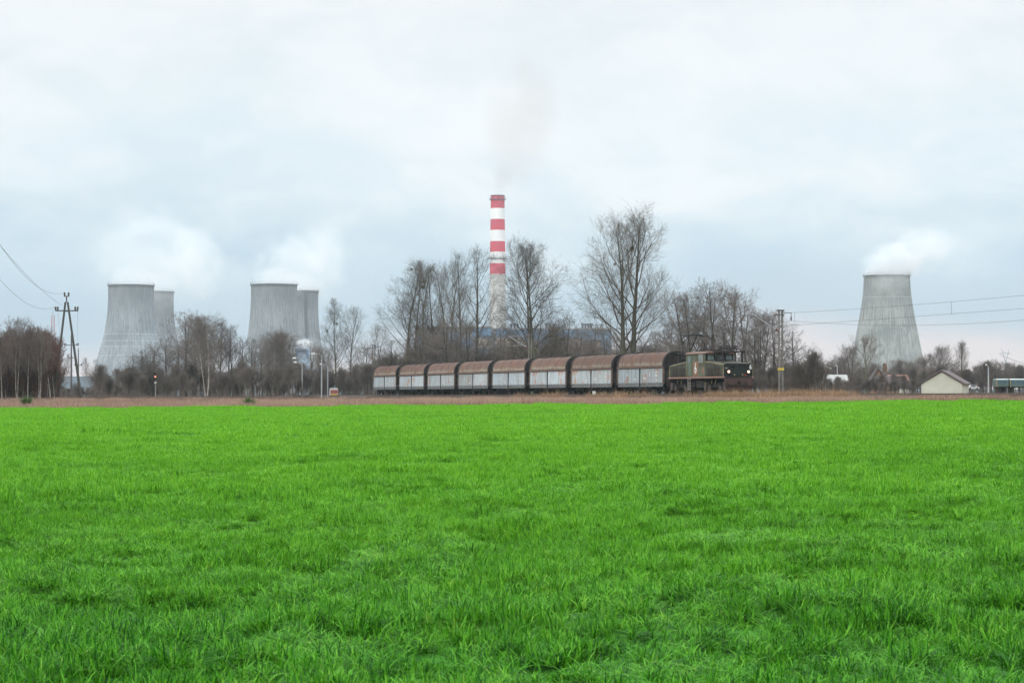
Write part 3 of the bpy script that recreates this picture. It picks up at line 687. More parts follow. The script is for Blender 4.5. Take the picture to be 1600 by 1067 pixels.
# ------------------------------------------------------------------ wagons
M_black = mat('sooty_steel', (0.011, 0.011, 0.012), 0.7, (0.028, 0.02, 0.017), 3.0)
M_end = mat('wagon_end', (0.014, 0.017, 0.018), 0.7, (0.035, 0.024, 0.02), 2.0)
M_under = mat('undercarriage', (0.014, 0.013, 0.013), 0.85, (0.035, 0.026, 0.022), 4.0)
def panel_mat():
    m, t, p = newmat('wagon_panel_grey'); p.inputs['Roughness'].default_value = 0.55
    co = N(t, 'ShaderNodeTexCoord').outputs['Object']; oi = N(t, 'ShaderNodeObjectInfo')
    off = N(t, 'ShaderNodeVectorMath', operation='ADD'); L(t, co, off.inputs[0])
    cx = N(t, 'ShaderNodeCombineXYZ'); L(t, mth(t, 'MULTIPLY', oi.outputs['Random'], 90.0), cx.inputs[0]); L(t, cx.outputs[0], off.inputs[1]); v = off.outputs[0]
    base = mix(t, ramp(t, noise(t, mapping(t, v, (1.2, 1, .12)), 1.8, 5, .7), [(.35, 0.), (.65, 1.)]), (0.45, 0.54, 0.60), (0.31, 0.355, 0.385))
    base = mix(t, mth(t, 'MULTIPLY', oi.outputs['Random'], .5), base, (0.36, 0.36, 0.33))
    stre = ramp(t, noise(t, mapping(t, v, (3, 1, .18)), 1.6, 6, .7), [(.50, 0.), (.68, .8)])
    base = mix(t, stre, base, (0.17, 0.12, 0.10))
    rust = ramp(t, noise(t, v, .55, 6, .6), [(.56, 0.), (.63, .8)])
    base = mix(t, rust, base, (0.36, 0.17, 0.10))
    wv = ramp(t, mth(t, 'FRACT', mth(t, 'MULTIPLY', N_x(t, co), 1.1)), [(0.0, .72), (.03, 1.), (.97, 1.), (1., .72)])
    base = mix(t, 1.0, base, wv, 'MULTIPLY')
    hv = N(t, 'ShaderNodeHueSaturation'); L(t, mth(t, 'ADD', mth(t, 'MULTIPLY', mth(t, 'FRACT', mth(t, 'MULTIPLY', oi.outputs['Random'], 7.3)), .5), .72), hv.inputs['Value']); L(t, base, hv.inputs['Color']); base = hv.outputs[0]
    L(t, base, p.inputs['Base Color']); return m
def N_x(t, co):
    s = N(t, 'ShaderNodeSeparateXYZ'); L(t, co, s.inputs[0]); return s.outputs['X']
M_panel = panel_mat()
def roof_mat():
    m, t, p = newmat('wagon_roof_rust'); p.inputs['Roughness'].default_value = 0.8; p.inputs['Specular IOR Level'].default_value = .2
    co = N(t, 'ShaderNodeTexCoord').outputs['Object']; oi = N(t, 'ShaderNodeObjectInfo')
    off = N(t, 'ShaderNodeVectorMath', operation='ADD'); L(t, co, off.inputs[0])
    cx = N(t, 'ShaderNodeCombineXYZ'); L(t, mth(t, 'MULTIPLY', oi.outputs['Random'], 60.0), cx.inputs[0]); L(t, cx.outputs[0], off.inputs[1]); v = off.outputs[0]
    s = N(t, 'ShaderNodeSeparateXYZ'); L(t, co, s.inputs[0])
    z = mth(t, 'ADD', s.outputs['Z'], mth(t, 'MULTIPLY', mth(t, 'SUBTRACT', noise(t, mapping(t, v, (2.2, 1, .4)), 1.2, 5, .7), .5), .9))
    base = ramp(t, mth(t, 'DIVIDE', mth(t, 'SUBTRACT', z, 2.75), 1.5), [(.02, (0.15, 0.125, 0.10)), (.17, (0.25, 0.215, 0.17)), (.34, (0.15, 0.10, 0.078)), (.7, (0.095, 0.055, 0.044)), (1., (0.078, 0.052, 0.045))])
    base = mix(t, ramp(t, noise(t, mapping(t, v, (1, 1, .5)), 1.1, 6, .65), [(.5, 0.), (.68, .7)]), base, (0.16, 0.075, 0.048))
    base = mix(t, ramp(t, noise(t, mapping(t, v, (1.6, 1, .2)), 1.0, 4, .6), [(.62, 0.), (.68, .75)]), base, (0.055, 0.04, 0.035))
    hv = N(t, 'ShaderNodeHueSaturation'); L(t, mth(t, 'ADD', mth(t, 'MULTIPLY', mth(t, 'FRACT', mth(t, 'MULTIPLY', oi.outputs['Random'], 5.7)), .4), .8), hv.inputs['Value']); L(t, base, hv.inputs['Color']); base = hv.outputs[0]
    L(t, base, p.inputs['Base Color']); return m
M_roof = roof_mat()
M_white = mat('white_marking', (0.7, 0.7, 0.68), 0.7)
M_lgrey = mat('light_grey_paint', (0.42, 0.43, 0.41), 0.65, (0.25, 0.2, 0.16), 2.0)
M_rusts = mat('rusty_sill', (0.17, 0.11, 0.085), 0.8, (0.09, 0.06, 0.05), 3.0)
HL = 5.95                             # half body length
def bogie(parent, x, name='bogie'):
    b = part(name, M_under, parent, lambda m: (
        [m.box((x, s * 1.02, .62), (2.6, .12, .34)) for s in (-1, 1)], [m.box((x + q, s * 1.04, .48), (.42, .2, .46)) for s in (-1, 1) for q in (-.92, .92)],
        m.box((x, 0, .72), (.5, 2.1, .3)), [m.tube([(x + q * .28, s * 1.04, .35), (x + q * .28, s * 1.04, .72)], .11, 8) for s in (-1, 1) for q in (-1, 0, 1)]))
    for q in (-.92, .92):
        def wh(m):
            for s in (-1, 1): m.tube([(x + q, s * .69, .46), (x + q, s * .82, .46)], .46, 20)
            m.tube([(x + q, -.8, .46), (x + q, .8, .46)], .09, 8)
        part('wheelset', M_under, b, wh)
def arch(z0=2.77, z1=4.25, w=1.5, n=12, off=0.0):
    pts = []
    for i in range(n + 1):
        a = math.pi * i / n; c, s = math.cos(a), math.sin(a)
        y = -(w + off) * math.copysign(abs(c) ** .78, c); z = z0 + (z1 - z0 + off) * abs(s) ** .80
        pts.append((y, z))
    return pts
def make_wagon():
    w = empty('hopper_wagon')
    a = arch()
    def roof(m):
        ou, inn = arch(off=.0), arch(off=-.05); n = len(ou); xs = [-HL + .18 + i * (2 * HL - .36) / 10 for i in range(11)]
        vs = []; fs = []
        for x in xs: vs += [(x, y, z) for y, z in ou]
        for i in range(10):
            for k in range(n - 1): b = i * n + k; fs.append((b, b + 1, b + n + 1, b + n))
        m.add(vs, fs)
    part('roof', M_roof, w, roof, smooth=True)
    for x in (-2.6, .1, 2.7): part('roof_seam', M_roof, w, lambda m: m.tube([(x, y, z) for y, z in arch(off=.015)], .022, 4))
    def rim(x):
        def f(m):
            o1, o2 = arch(off=.06), arch(off=-.16); n = len(o1); vs = []
            for xx in (x - .14, x + .14): vs += [(xx, y, z) for y, z in o1] + [(xx, y, z) for y, z in o2]
            fs = []
            for k in range(n - 1):
                fs += [(k, k + 1, 2 * n + k + 1, 2 * n + k), (n + k, n + k + 1, 3 * n + k + 1, 3 * n + k), (k, k + 1, n + k + 1, n + k), (2 * n + k, 2 * n + k + 1, 3 * n + k + 1, 3 * n + k)]
            m.add(vs, fs)
        return f
    for s in (-1, 1):
        part('end_arch', M_black, w, rim(s * (HL - .1)))
        def endw(m, s=s):
            m.prism([(-1.42, 1.35)] + [(y * .96, z - .05) for y, z in a] + [(1.42, 1.35)], 'x', s * (HL - .32), s * (HL - .2))
            for y in (-.9, -.3, .3, .9): m.box((s * (HL - .14), y, 2.6), (.1, .09, 2.3))
            m.box((s * (HL - .13), 0, 2.7), (.14, 2.8, .12)); m.box((s * (HL - .13), 0, 3.45), (.12, 2.3, .1))
        part('end_wall', M_end, w, endw)
    # ridge walkway pipe, rear half
    part('ridge_bar', M_black, w, lambda m: (m.tube([(-HL + .1, 0, 4.33), (-HL + 3.4, 0, 4.33)], .07, 6), [m.box((x, 0, 4.29), (.1, .3, .1)) for x in (-HL + .4, -HL + 1.8, -HL + 3.2)]))
    for sy in (-1, 1):
        part('eave_rail', M_rusts, w, lambda m: (m.box((0, sy * 1.53, 2.72), (2 * HL - .1, .12, .14)), m.box((0, sy * 1.56, 2.83), (2 * HL - .3, .05, .05))))
        for x0, x1 in ((-HL + .22, -.16), (.14, HL - .25)):
            def door(m, x0=x0, x1=x1):
                n = 5; 
                poly = [(sy * 1.49, 2.60), (sy * 1.52, 1.15), (sy * 1.40, .98), (sy * 1.33, .98), (sy * 1.42, 2.60)]
                m.prism(poly, 'x', x0, x1)
            d = part('side_door', M_panel, w, door)
            def lip(m, x0=x0, x1=x1):
                m.box(((x0 + x1) / 2, sy * 1.50, .80), (x1 - x0, .09, .12))
                k = int((x1 - x0) / .42)
                for i in range(k): m.bar((x0 + .1 + i * .42, sy * 1.545, 1.13), (x0 + .35 + i * .42, sy * 1.545, .88), .06, .05)
                m.box(((x0 + x1) / 2, sy * 1.44, .98), (x1 - x0, .05, .34))
            part('door_lip', M_panel if False else M_hinge, d, lip)
            def mk(m, x0=x0, x1=x1):
                c = (x0 + x1) / 2; y = sy * 1.527
                m.box((c - .35, y, 1.98), (.18, .012, .34)); m.box((c - .36, y, 2.2), (.09, .012, .08))
                if x0 > 0:
                    m.box((c + 1.25, y, 1.86), (.7, .012, .20)); m.box((c + 1.3, y, 2.2), (.35, .012, .22)); m.box((c + 1.3, y, 1.45), (.22, .012, .18)); m.box((c - 1.6, y, 1.65), (.7, .012, .10)); m.box((c - 1.55, y, 1.48), (.6, .012, .10))
                else: m.box((c + 1.7, y, 1.5), (.6, .012, .12))
            part('stencilled_marking', M_white2, d, mk)
        part('centre_post', M_black, w, lambda m: (m.box((0, sy * 1.47, 1.75), (.26, .14, 1.75)), m.bar((-.0, sy * 1.5, .9), (.35, sy * 1.5, .45), .2)))
        for s in (-1, 1): part('corner_post', M_rusts, w, lambda m: m.box((s * (HL - .12), sy * 1.47, 1.85), (.16, .16, 1.65)))
    def frame(m):
        m.box((0, 0, .98), (2 * HL + .9, .5, .3)); m.box((0, 0, 1.1), (2 * HL, 2.3, .1))
        m.prism([(-2.8, 1.1), (-2.0, .45), (2.0, .45), (2.8, 1.1)], 'y', -1.15, 1.15)
        for s in (-1, 1): m.box((s * (HL + .5), 0, 1.02), (.14, 2.7, .36)); m.box((s * (HL + .15), 0, 1.2), (.7, 2.6, .06))
        for x in (-3.4, -1.2, 1.2, 3.4): m.tube([(x, -1.2, .62), (x, 1.2, .62)], .12, 8)
    part('underframe', M_under, w, frame)
    part('end_cabinet', M_lgrey, w, lambda m: m.box((-HL - .22, -1.05, 2.05), (.42, .62, 1.35)))
    part('brake_gear', M_rusts, w, lambda m: (m.box((-HL - .25, -1.1, 1.15), (.4, .4, .4)), m.tube([(HL + .3, -1.15, 1.2), (HL + .3, -1.15, 2.2), (HL + .3, -.6, 2.2), (HL + .3, -.6, 1.2)], .025, 6)))
    for s in (-1, 1):
        bogie(w, s * (HL - 1.75))
        for y in (-.88, .88):
            part('buffer', M_under, w, lambda m: (m.tube([(s * (HL + .5), y, 1.04), (s * (HL + .68), y, 1.04)], .12, 10), m.tube([(s * (HL + .66), y, 1.04), (s * (HL + .72), y, 1.04)], .23, 14)))
    return w
M_hinge = mat('door_lip_grime', (0.23, 0.24, 0.24), 0.7, (0.08, 0.075, 0.07), 5.0)
M_white2 = mat('faded_stencil', (0.58, 0.60, 0.61), 0.7, (0.45, 0.42, 0.40), 4.0)
wag = make_wagon()
labels = ['covered hopper wagon coupled directly behind the green locomotive', 'covered hopper wagon second behind the locomotive, below the tallest poplar', 'covered hopper wagon third behind the locomotive, dark creases across its roof',
          'covered hopper wagon fourth behind the locomotive, just right of the chimney', 'covered hopper wagon standing below the striped chimney, fifth behind the locomotive',
          'covered hopper wagon with orange rust patches, third from the rear of the train', 'covered hopper wagon next to last in the train', 'rearmost covered hopper wagon, the last in the train']
def subtree(o):
    m = {}
    for c in COL.objects:
        if c.parent: m.setdefault(c.parent.name, []).append(c)
    return m
KM = subtree(wag)
def ctree(o, parent=None):
    c = o.copy(); COL.objects.link(c); c.parent = parent
    for k in KM.get(o.name, []): ctree(k, c)
    return c
wags = [wag] + [ctree(wag) for _ in range(7)]
for i, w in enumerate(wags):
    p = trk(211.2 + 12.6 * i); p.z = TZ; w.location = p; w.rotation_euler = (0, 0, HEAD)
    tag(w, labels[i], 'hopper wagon', 'coal hopper wagons of the train')

# ------------------------------------------------------------------ locomotive
M_lgreen = mat('faded_green_paint', (0.095, 0.12, 0.082), 0.65, (0.06, 0.042, 0.03), 2.0, stretch=(1, 1, .4), lo=.4, hi=.7)
M_hood = mat('hood_green_grime', (0.062, 0.066, 0.046), 0.7, (0.032, 0.028, 0.021), 2.2, stretch=(1, 1, .4))
M_front = mat('dirty_front_green', (0.013, 0.018, 0.016), 0.7, (0.005, 0.006, 0.006), 1.1)
M_yellow = mat('faded_yellow_edge', (0.30, 0.25, 0.12), 0.7, (0.15, 0.12, 0.07), 3.0)
M_brownp = mat('rusty_number_panel', (0.25, 0.13, 0.08), 0.75, (0.17, 0.10, 0.065), 2.5)
M_louvre = mat('louvre_brown', (0.055, 0.042, 0.032), 0.8, (0.028, 0.023, 0.019), 3.0)
M_cabroof = mat('cab_roof_brown', (0.17, 0.10, 0.075), 0.8, (0.09, 0.06, 0.05), 1.5)
M_glass = mat('dusty_glass', (0.22, 0.27, 0.27), 0.15, (0.12, 0.15, 0.16), 1.0)
M_pink = mat('faded_red_sill', (0.33, 0.19, 0.155), 0.7, (0.22, 0.13, 0.1), 3.0)
M_redb = mat('dull_red_beam', (0.075, 0.035, 0.03), 0.75, (0.035, 0.025, 0.023), 2.5)
M_sand = mat('pinkish_dust', (0.11, 0.085, 0.072), 0.85, (0.05, 0.038, 0.033), 3.0)
M_ins = mat('brown_insulator', (0.13, 0.05, 0.03), 0.3)
m, t, p = newmat('lit_headlamp'); p.inputs['Emission Color'].default_value = (1, 0.62, 0.36, 1); p.inputs['Emission Strength'].default_value = 3.2; p.inputs['Base Color'].default_value = (1, .8, .6, 1); M_lamp = m
def text_mesh(name, txt, size, mat_, parent, M):
    cu = bpy.data.curves.new(name, 'FONT'); cu.body = txt; cu.size = size; cu.extrude = .008; cu.offset = 0.012; cu.align_x = 'CENTER'; cu.align_y = 'CENTER'
    tmp = bpy.data.objects.new('tmp_text', cu); COL.objects.link(tmp)
    dg = bpy.context.evaluated_depsgraph_get(); me = bpy.data.meshes.new_from_object(tmp.evaluated_get(dg)); bpy.data.objects.remove(tmp)
    me.transform(M); me.materials.clear(); me.materials.append(mat_); o = bpy.data.objects.new(name, me); COL.objects.link(o); o.parent = parent; return o
loco = empty('electric_locomotive'); tag(loco, 'old green electric locomotive numbered 6 with two lit headlights hauling the train', 'locomotive')
FL = 6.15; W2 = 1.5; CB = 2.15
def hood(s):
    def f(m):
        x0, x1 = (CB, FL) if s > 0 else (-CB, -FL)
        for (w, zo) in ((W2, 0),):
            vs = [(x0, -w, 1.66), (x1, -w, 1.66), (x1, -w, 2.72), (x0, -w, 3.08), (x0, w, 1.66), (x1, w, 1.66), (x1, w, 2.72), (x0, w, 3.08),
                  (x1, -w * .86, 2.86), (x0, -w * .86, 3.22), (x1, w * .86, 2.86), (x0, w * .86, 3.22)]
            m.add(vs, [(0, 1, 2, 3), (4, 7, 6, 5), (3, 2, 8, 9), (9, 8, 10, 11), (11, 10, 6, 7), (1, 5, 6, 10, 8, 2), (0, 3, 9, 11, 7, 4)])
    return f
for s in (1, -1):
    h = part('front_hood' if s > 0 else 'rear_hood', M_hood, loco, hood(s))
    for sy in (-1, 1):
        for (a, b) in ((CB + .45, CB + 1.65), (CB + 1.95, CB + 3.2)):
            def lv(m):
                z1 = 2.55; m.box((s * (a + b) / 2, sy * (W2 + .01), 2.12), (b - a, .03, z1 - 1.75))
                for i in range(7): m.box((s * (a + b) / 2, sy * (W2 + .035), 1.80 + i * .105), (b - a - .06, .025, .04))
            part('louvre', M_louvre, h, lv)
        def edge(m):
            m.bar((s * CB, sy * (W2 + .02), 3.06), (s * FL, sy * (W2 + .02), 2.70), .05, .06)
            m.box((s * (FL - .03), sy * (W2 + .02), 2.19), (.07, .05, 1.05))
        part('yellow_edge', M_yellow, h, edge)
        part('hood_latch', M_black, h, lambda m: [m.box((s * (CB + .3 + i * .8), sy * (W2 + .05), 1.80), (.12, .08, .1)) for i in range(5)])
# dark sooty front
fr = part('front_panel', M_front, loco, lambda m: (m.prism([(-W2 + .02, 1.66), (W2 - .02, 1.66), (W2 - .02, 2.70), (1.27, 2.84), (-1.27, 2.84), (-W2 + .02, 2.70)], 'x', FL + .003, FL + .05),
     m.box((FL + .07, 0, 2.2), (.05, 1.0, .95)), m.box((FL + .09, 0, 2.62), (.06, 2.0, .05)), [m.box((FL + .06, y, 1.78), (.05, .5, .14)) for y in (-.5, .5)]))
part('rear_panel', M_front, loco, lambda m: m.prism([(-W2 + .02, 1.66), (W2 - .02, 1.66), (W2 - .02, 2.70), (1.27, 2.84), (-1.27, 2.84), (-W2 + .02, 2.70)], 'x', -FL - .05, -FL - .003))
for y in (-1.06, 1.0):
    hl = part('headlight', M_black, fr, lambda m: m.tube([(FL + .04, y, 2.08), (FL + .20, y, 2.08)], .19, 16))
    part('lens', M_lamp, fr, lambda m: m.tube([(FL + .19, y, 2.08), (FL + .225, y, 2.08)], .11, 16))
part('hood_marking', M_lgrey, fr, lambda m: [m.bar((FL + .06, yy + d * .14, 2.46), (FL + .06, yy, 2.36), .03, .05) for yy in (-1.25, .35) for d in (-1, 1)])
part('lamp_bracket', M_yellow, fr, lambda m: (m.box((FL + .12, -.42, 1.78), (.05, .1, .14)), m.box((FL + .12, .42, 1.78), (.05, .1, .14))))
part('tail_light', mat('red_lens', (.5, .03, .02), .3), fr, lambda m: m.tube([(FL + .05, .72, 1.76), (FL + .14, .72, 1.76)], .07, 10))
# cab
def cabf(m):
    m.box((0, 0, 2.78), (2 * CB, 2 * W2 + .06, 2.24))
cab = part('cab', M_lgreen, loco, cabf)
part('cab_face', M_front, cab, lambda m: (m.box((CB + .02, 0, 3.5), (.05, 2 * W2 - .1, .78)), m.box((-CB - .02, 0, 3.5), (.05, 2 * W2 - .1, .78))))
def croof(m):
    pr = []
    for i in range(13):
        a = math.pi * i / 12; pr.append((-(W2 + .1) * math.cos(a), 3.88 + .24 * math.sin(a)))
    m.prism([(-(W2 + .1), 3.82)] + pr + [(W2 + .1, 3.82)], 'x', -CB - .22, CB + .35)
part('cab_roof', M_cabroof, cab, croof)
for sy in (-1, 1):
    part('door', mat('door_green', (.10, .14, .11), .6), cab, lambda m: (m.box((-1.35, sy * (W2 + .045), 2.7), (.7, .03, 1.95)),))
    part('door_window', M_glass, cab, lambda m: m.box((-1.35, sy * (W2 + .066), 3.32), (.42, .02, .55)))
    part('handrail', M_yellow, cab, lambda m: [m.tube([(x, sy * (W2 + .1), 1.75), (x, sy * (W2 + .1), 3.0)], .025, 6) for x in (-1.85, -.85)])
    part('window_frame', M_lgrey, cab, lambda m: (m.box((1.25, sy * (W2 + .05), 3.02), (.82, .10, .05)), [m.box((x, sy * (W2 + .05), 3.38), (.05, .06, .75)) for x in (.87, 1.63)], m.box((1.25, sy * (W2 + .05), 3.77), (.82, .06, .05))))
    part('side_window', M_glass, cab, lambda m: m.box((1.25, sy * (W2 + .045), 3.38), (.72, .03, .68)))
    npn = part('number_panel', M_brownp, cab, lambda m: m.box((.08, sy * (W2 + .045), 2.42), (1.15, .03, 1.4)))
    Mx = Matrix.Translation((.08, sy * (W2 + .075), 2.42)) @ Matrix.Rotation(math.pi if sy > 0 else 0, 4, 'Z') @ Matrix.Rotation(math.pi / 2, 4, 'X') @ Matrix.Diagonal((.85, 1.25, 1, 1))
    text_mesh('painted_number', '6', 1.15, M_white, npn, Mx)
    part('rust_patch', M_brownp, cab, lambda m: m.prism([(1.5, 1.9), (1.95, 1.9), (2.0, 2.3), (1.9, 2.6), (1.55, 2.55), (1.42, 2.2)], 'y', sy * (W2 + .032), sy * (W2 + .040)))
for yy in (-.95, .0, .95):
    part('cab_window', M_glass, cab, lambda m: m.box((CB + .055, yy, 3.5), (.03, .62 if yy else .5, .48)))
text_mesh('painted_number', '6', .62, M_white, fr, Matrix.Translation((FL + .065, 1.27, 2.50)) @ Matrix.Rotation(math.pi / 2, 4, 'Z') @ Matrix.Rotation(math.pi / 2, 4, 'X') @ Matrix.Diagonal((.8, 1, 1, 1)))
part('platform_sill', M_pink, loco, lambda m: (m.box((0, -W2 - .02, 1.57), (2 * FL + .1, .2, .14)), m.box((0, W2 + .02, 1.57), (2 * FL + .1, .2, .14))))
part('main_frame', M_under, loco, lambda m: (m.box((0, 0, 1.5), (2 * FL + .1, 2.9, .22)), m.box((0, 0, 1.15), (3.0, 2.3, .6)), m.box((.6, -1.2, .95), (1.4, .4, .7)), m.box((-.9, -1.2, .9), (.7, .35, .5))))
def ladder(m):
    for x in (-1.65, -1.1): m.tube([(x, -W2 - .08, .35), (x, -W2 - .08, 1.6)], .03, 6)
    for i in range(4): m.box((-1.375, -W2 - .08, .45 + i * .32), (.55, .1, .04))
part('ladder', M_lgrey, loco, ladder)
for s in (-1, 1):
    x = s * 3.9
    b = part('bogie', M_under, loco, lambda m: (m.box((x, -1.15, .78), (3.9, .14, .36)), m.box((x, 1.15, .78), (3.9, .14, .36)), m.box((x, 0, .8), (.8, 2.2, .5)), m.box((x + 1.9, 0, .75), (.14, 2.3, .4)), m.box((x - 1.9, 0, .75), (.14, 2.3, .4))))
    for q in (-1.15, 1.15):
        def wh(m):
            for sy in (-1, 1):
                m.tube([(x + q, sy * .69, .55), (x + q, sy * .83, .55)], .55, 24)
            m.tube([(x + q, -.8, .55), (x + q, .8, .55)], .1, 8)
        part('wheelset', M_under, b, wh)
        part('axle_box', M_sand, b, lambda m: (m.box((x + q, -1.28, .55), (.42, .2, .42)), m.box((x + q, 1.28, .55), (.42, .2, .42))))
        part('sandbox', M_sand, b, lambda m: [m.add([(x + q + d * .95 - .2, -1.38, .35), (x + q + d * .95 + .2, -1.38, .35), (x + q + d * .95 + .28, -1.38, 1.12), (x + q + d * .95 - .28, -1.38, 1.12),
                                                  (x + q + d * .95 - .2, -1.08, .35), (x + q + d * .95 + .2, -1.08, .35), (x + q + d * .95 + .28, -1.08, 1.12), (x + q + d * .95 - .28, -1.08, 1.12)],
                                                 [(0, 1, 2, 3), (4, 7, 6, 5), (0, 4, 5, 1), (1, 5, 6, 2), (2, 6, 7, 3), (3, 7, 4, 0)]) for d in ((-1,) if q < 0 else (1,))])
        part('leaf_spring', M_black, b, lambda m: [m.tube([(x + q - .55, -1.32, 1.0), (x + q, -1.32, .86), (x + q + .55, -1.32, 1.0)], .05, 6)])
    part('brake_pipe', M_yellow, b, lambda m: (m.bar((x - .35, -1.42, 1.5), (x - .55, -1.42, 1.0), .05), m.bar((x + .5, -1.42, 1.5), (x + .25, -1.42, .95), .05)))
    # buffer beam, buffers, plough
    bb = part('buffer_beam', M_redb, loco, lambda m: (m.box((s * (FL + .1), 0, 1.1), (.16, 2.9, .6)), m.box((s * (FL - .1), 0, 1.42), (.5, 2.9, .1))))
    for y in (-.95, .95):
        part('buffer', M_redb, bb, lambda m: (m.tube([(s * (FL + .16), y, 1.08), (s * (FL + .5), y, 1.08)], .14, 12), m.tube([(s * (FL + .48), y, 1.08), (s * (FL + .56), y, 1.08)], .30, 20)), smooth=False)
    part('coupling', M_black, bb, lambda m: (m.box((s * (FL + .35), 0, 1.08), (.4, .16, .2)), m.tube([(s * (FL + .5), 0, 1.05), (s * (FL + .55), 0, .55)], .05, 6)))
    part('rail_guard', M_redb, bb, lambda m: (m.box((s * (FL + .12), 0, .55), (.08, 2.7, .35)), [m.box((s * (FL + .1), y, .75), (.12, .3, .8)) for y in (-1.25, 1.25)], [m.tube([(s * (FL + .2), y, 1.0), (s * (FL + .3), y, .55)], .04, 6) for y in (-.5, .5)]))
# roof equipment
def folded(cx, z):
    def f(m):
        m.box((cx, -.85, z), (2.3, .1, .1)); m.box((cx, .85, z), (2.3, .1, .1)); m.box((cx - 1.1, 0, z), (.1, 1.8, .1)); m.box((cx + 1.1, 0, z), (.1, 1.8, .1))
        for y in (-.5, .5):
            m.bar((cx - 1.0, y, z + .08), (cx + 1.0, y * .6, z + .2), .06); m.bar((cx + 1.0, y, z + .08), (cx - 1.0, y * .6, z + .22), .06)
        for xx in (cx - .25, cx + .25): m.tube([(xx, -1.0, z + .20), (xx, -.7, z + .31), (xx, .7, z + .31), (xx, 1.0, z + .20)], .045, 6)
        for xx in (cx - .5, cx + .6): m.tube([(xx, -.6, z + .02), (xx, -.6, z + .18)], .12, 8)
    return f
ff = part('pantograph_frame', M_black, loco, lambda m: ([m.box((x, y, 3.45), (.13, .13, 1.2)) for x in (3.5, 5.0) for y in (-1.0, 1.0)], m.box((4.25, -1.0, 4.0), (2.6, .12, .12)), m.box((4.25, 1.0, 4.0), (2.6, .12, .12)), m.box((5.0, 0, 4.0), (.12, 2.1, .12)), m.box((3.5, 0, 4.0), (.12, 2.1, .12)), m.bar((3.5, -1, 3.1), (5.0, -1, 3.9), .06), m.box((3.0, 0, 4.0), (1.2, 1.6, .1))))
part('folded_pantograph', M_black, loco, folded(4.0, 4.22))
for y in (-1.0, 1.0):
    for x in (3.2, 5.0): part('insulator', M_ins, loco, lambda m: m.lathe([(.05, 0), (.1, .03), (.05, .06), (.1, .09), (.05, .12), (.1, .15), (.05, .17)], 10, (x, y * .85, 4.04)))
def cross(m):
    m.box((0, 0, 4.18), (3.6, .9, .07)); m.tube([(-1.6, -.4, 4.25), (-.4, -.4, 4.35), (1.2, -.4, 4.3), (3.0, -.4, 4.2)], .035, 6)
    for x in (-1.3, -.2, .9): m.lathe([(.22, 0), (.1, .28), (.02, .45)], 8, (x, -.3, 4.18), True)
part('roof_gear', M_black, loco, cross)
part('rear_pantograph_frame', M_black, loco, lambda m: ([m.box((-x, y, 3.45), (.13, .13, 1.2)) for x in (3.3, 5.0) for y in (-1.0, 1.0)], m.box((-4.15, -1.0, 4.0), (2.6, .12, .12)), m.box((-4.15, 1.0, 4.0), (2.6, .12, .12)), m.box((-3.9, 0, 3.7), (2.4, 1.5, .55))))
def raised(m):
    z0, z1, z2 = 4.1, 4.95, 5.75; c = -3.7
    for y in (-.75, .75):
        m.bar((c - 1.1, y, z0), (c + 1.1, y, z0), .08)
        for s in (-1, 1):
            m.bar((c + s * .6, y, z0), (c + s * 1.35, y * .75, z1), .08); m.bar((c + s * 1.35, y * .75, z1), (c + s * .12, y * .6, z2), .06)
    for s in (-1, 1): m.bar((c + s * 1.35, -.56, z1), (c + s * 1.35, .56, z1), .04); m.bar((c + s * 1.35, -.56, z1), (c + s * .12, .45, z2), .025)
    for s in (-.2, .2): m.tube([(c + s, -1.0, z2 - .08), (c + s, -.65, z2 + .05), (c + s, .65, z2 + .05), (c + s, 1.0, z2 - .08)], .065, 6)
part('raised_pantograph', M_black, loco, raised)
p_ = trk(198.4); p_.z = TZ; loco.location = p_; loco.rotation_euler = (0, 0, HEAD)

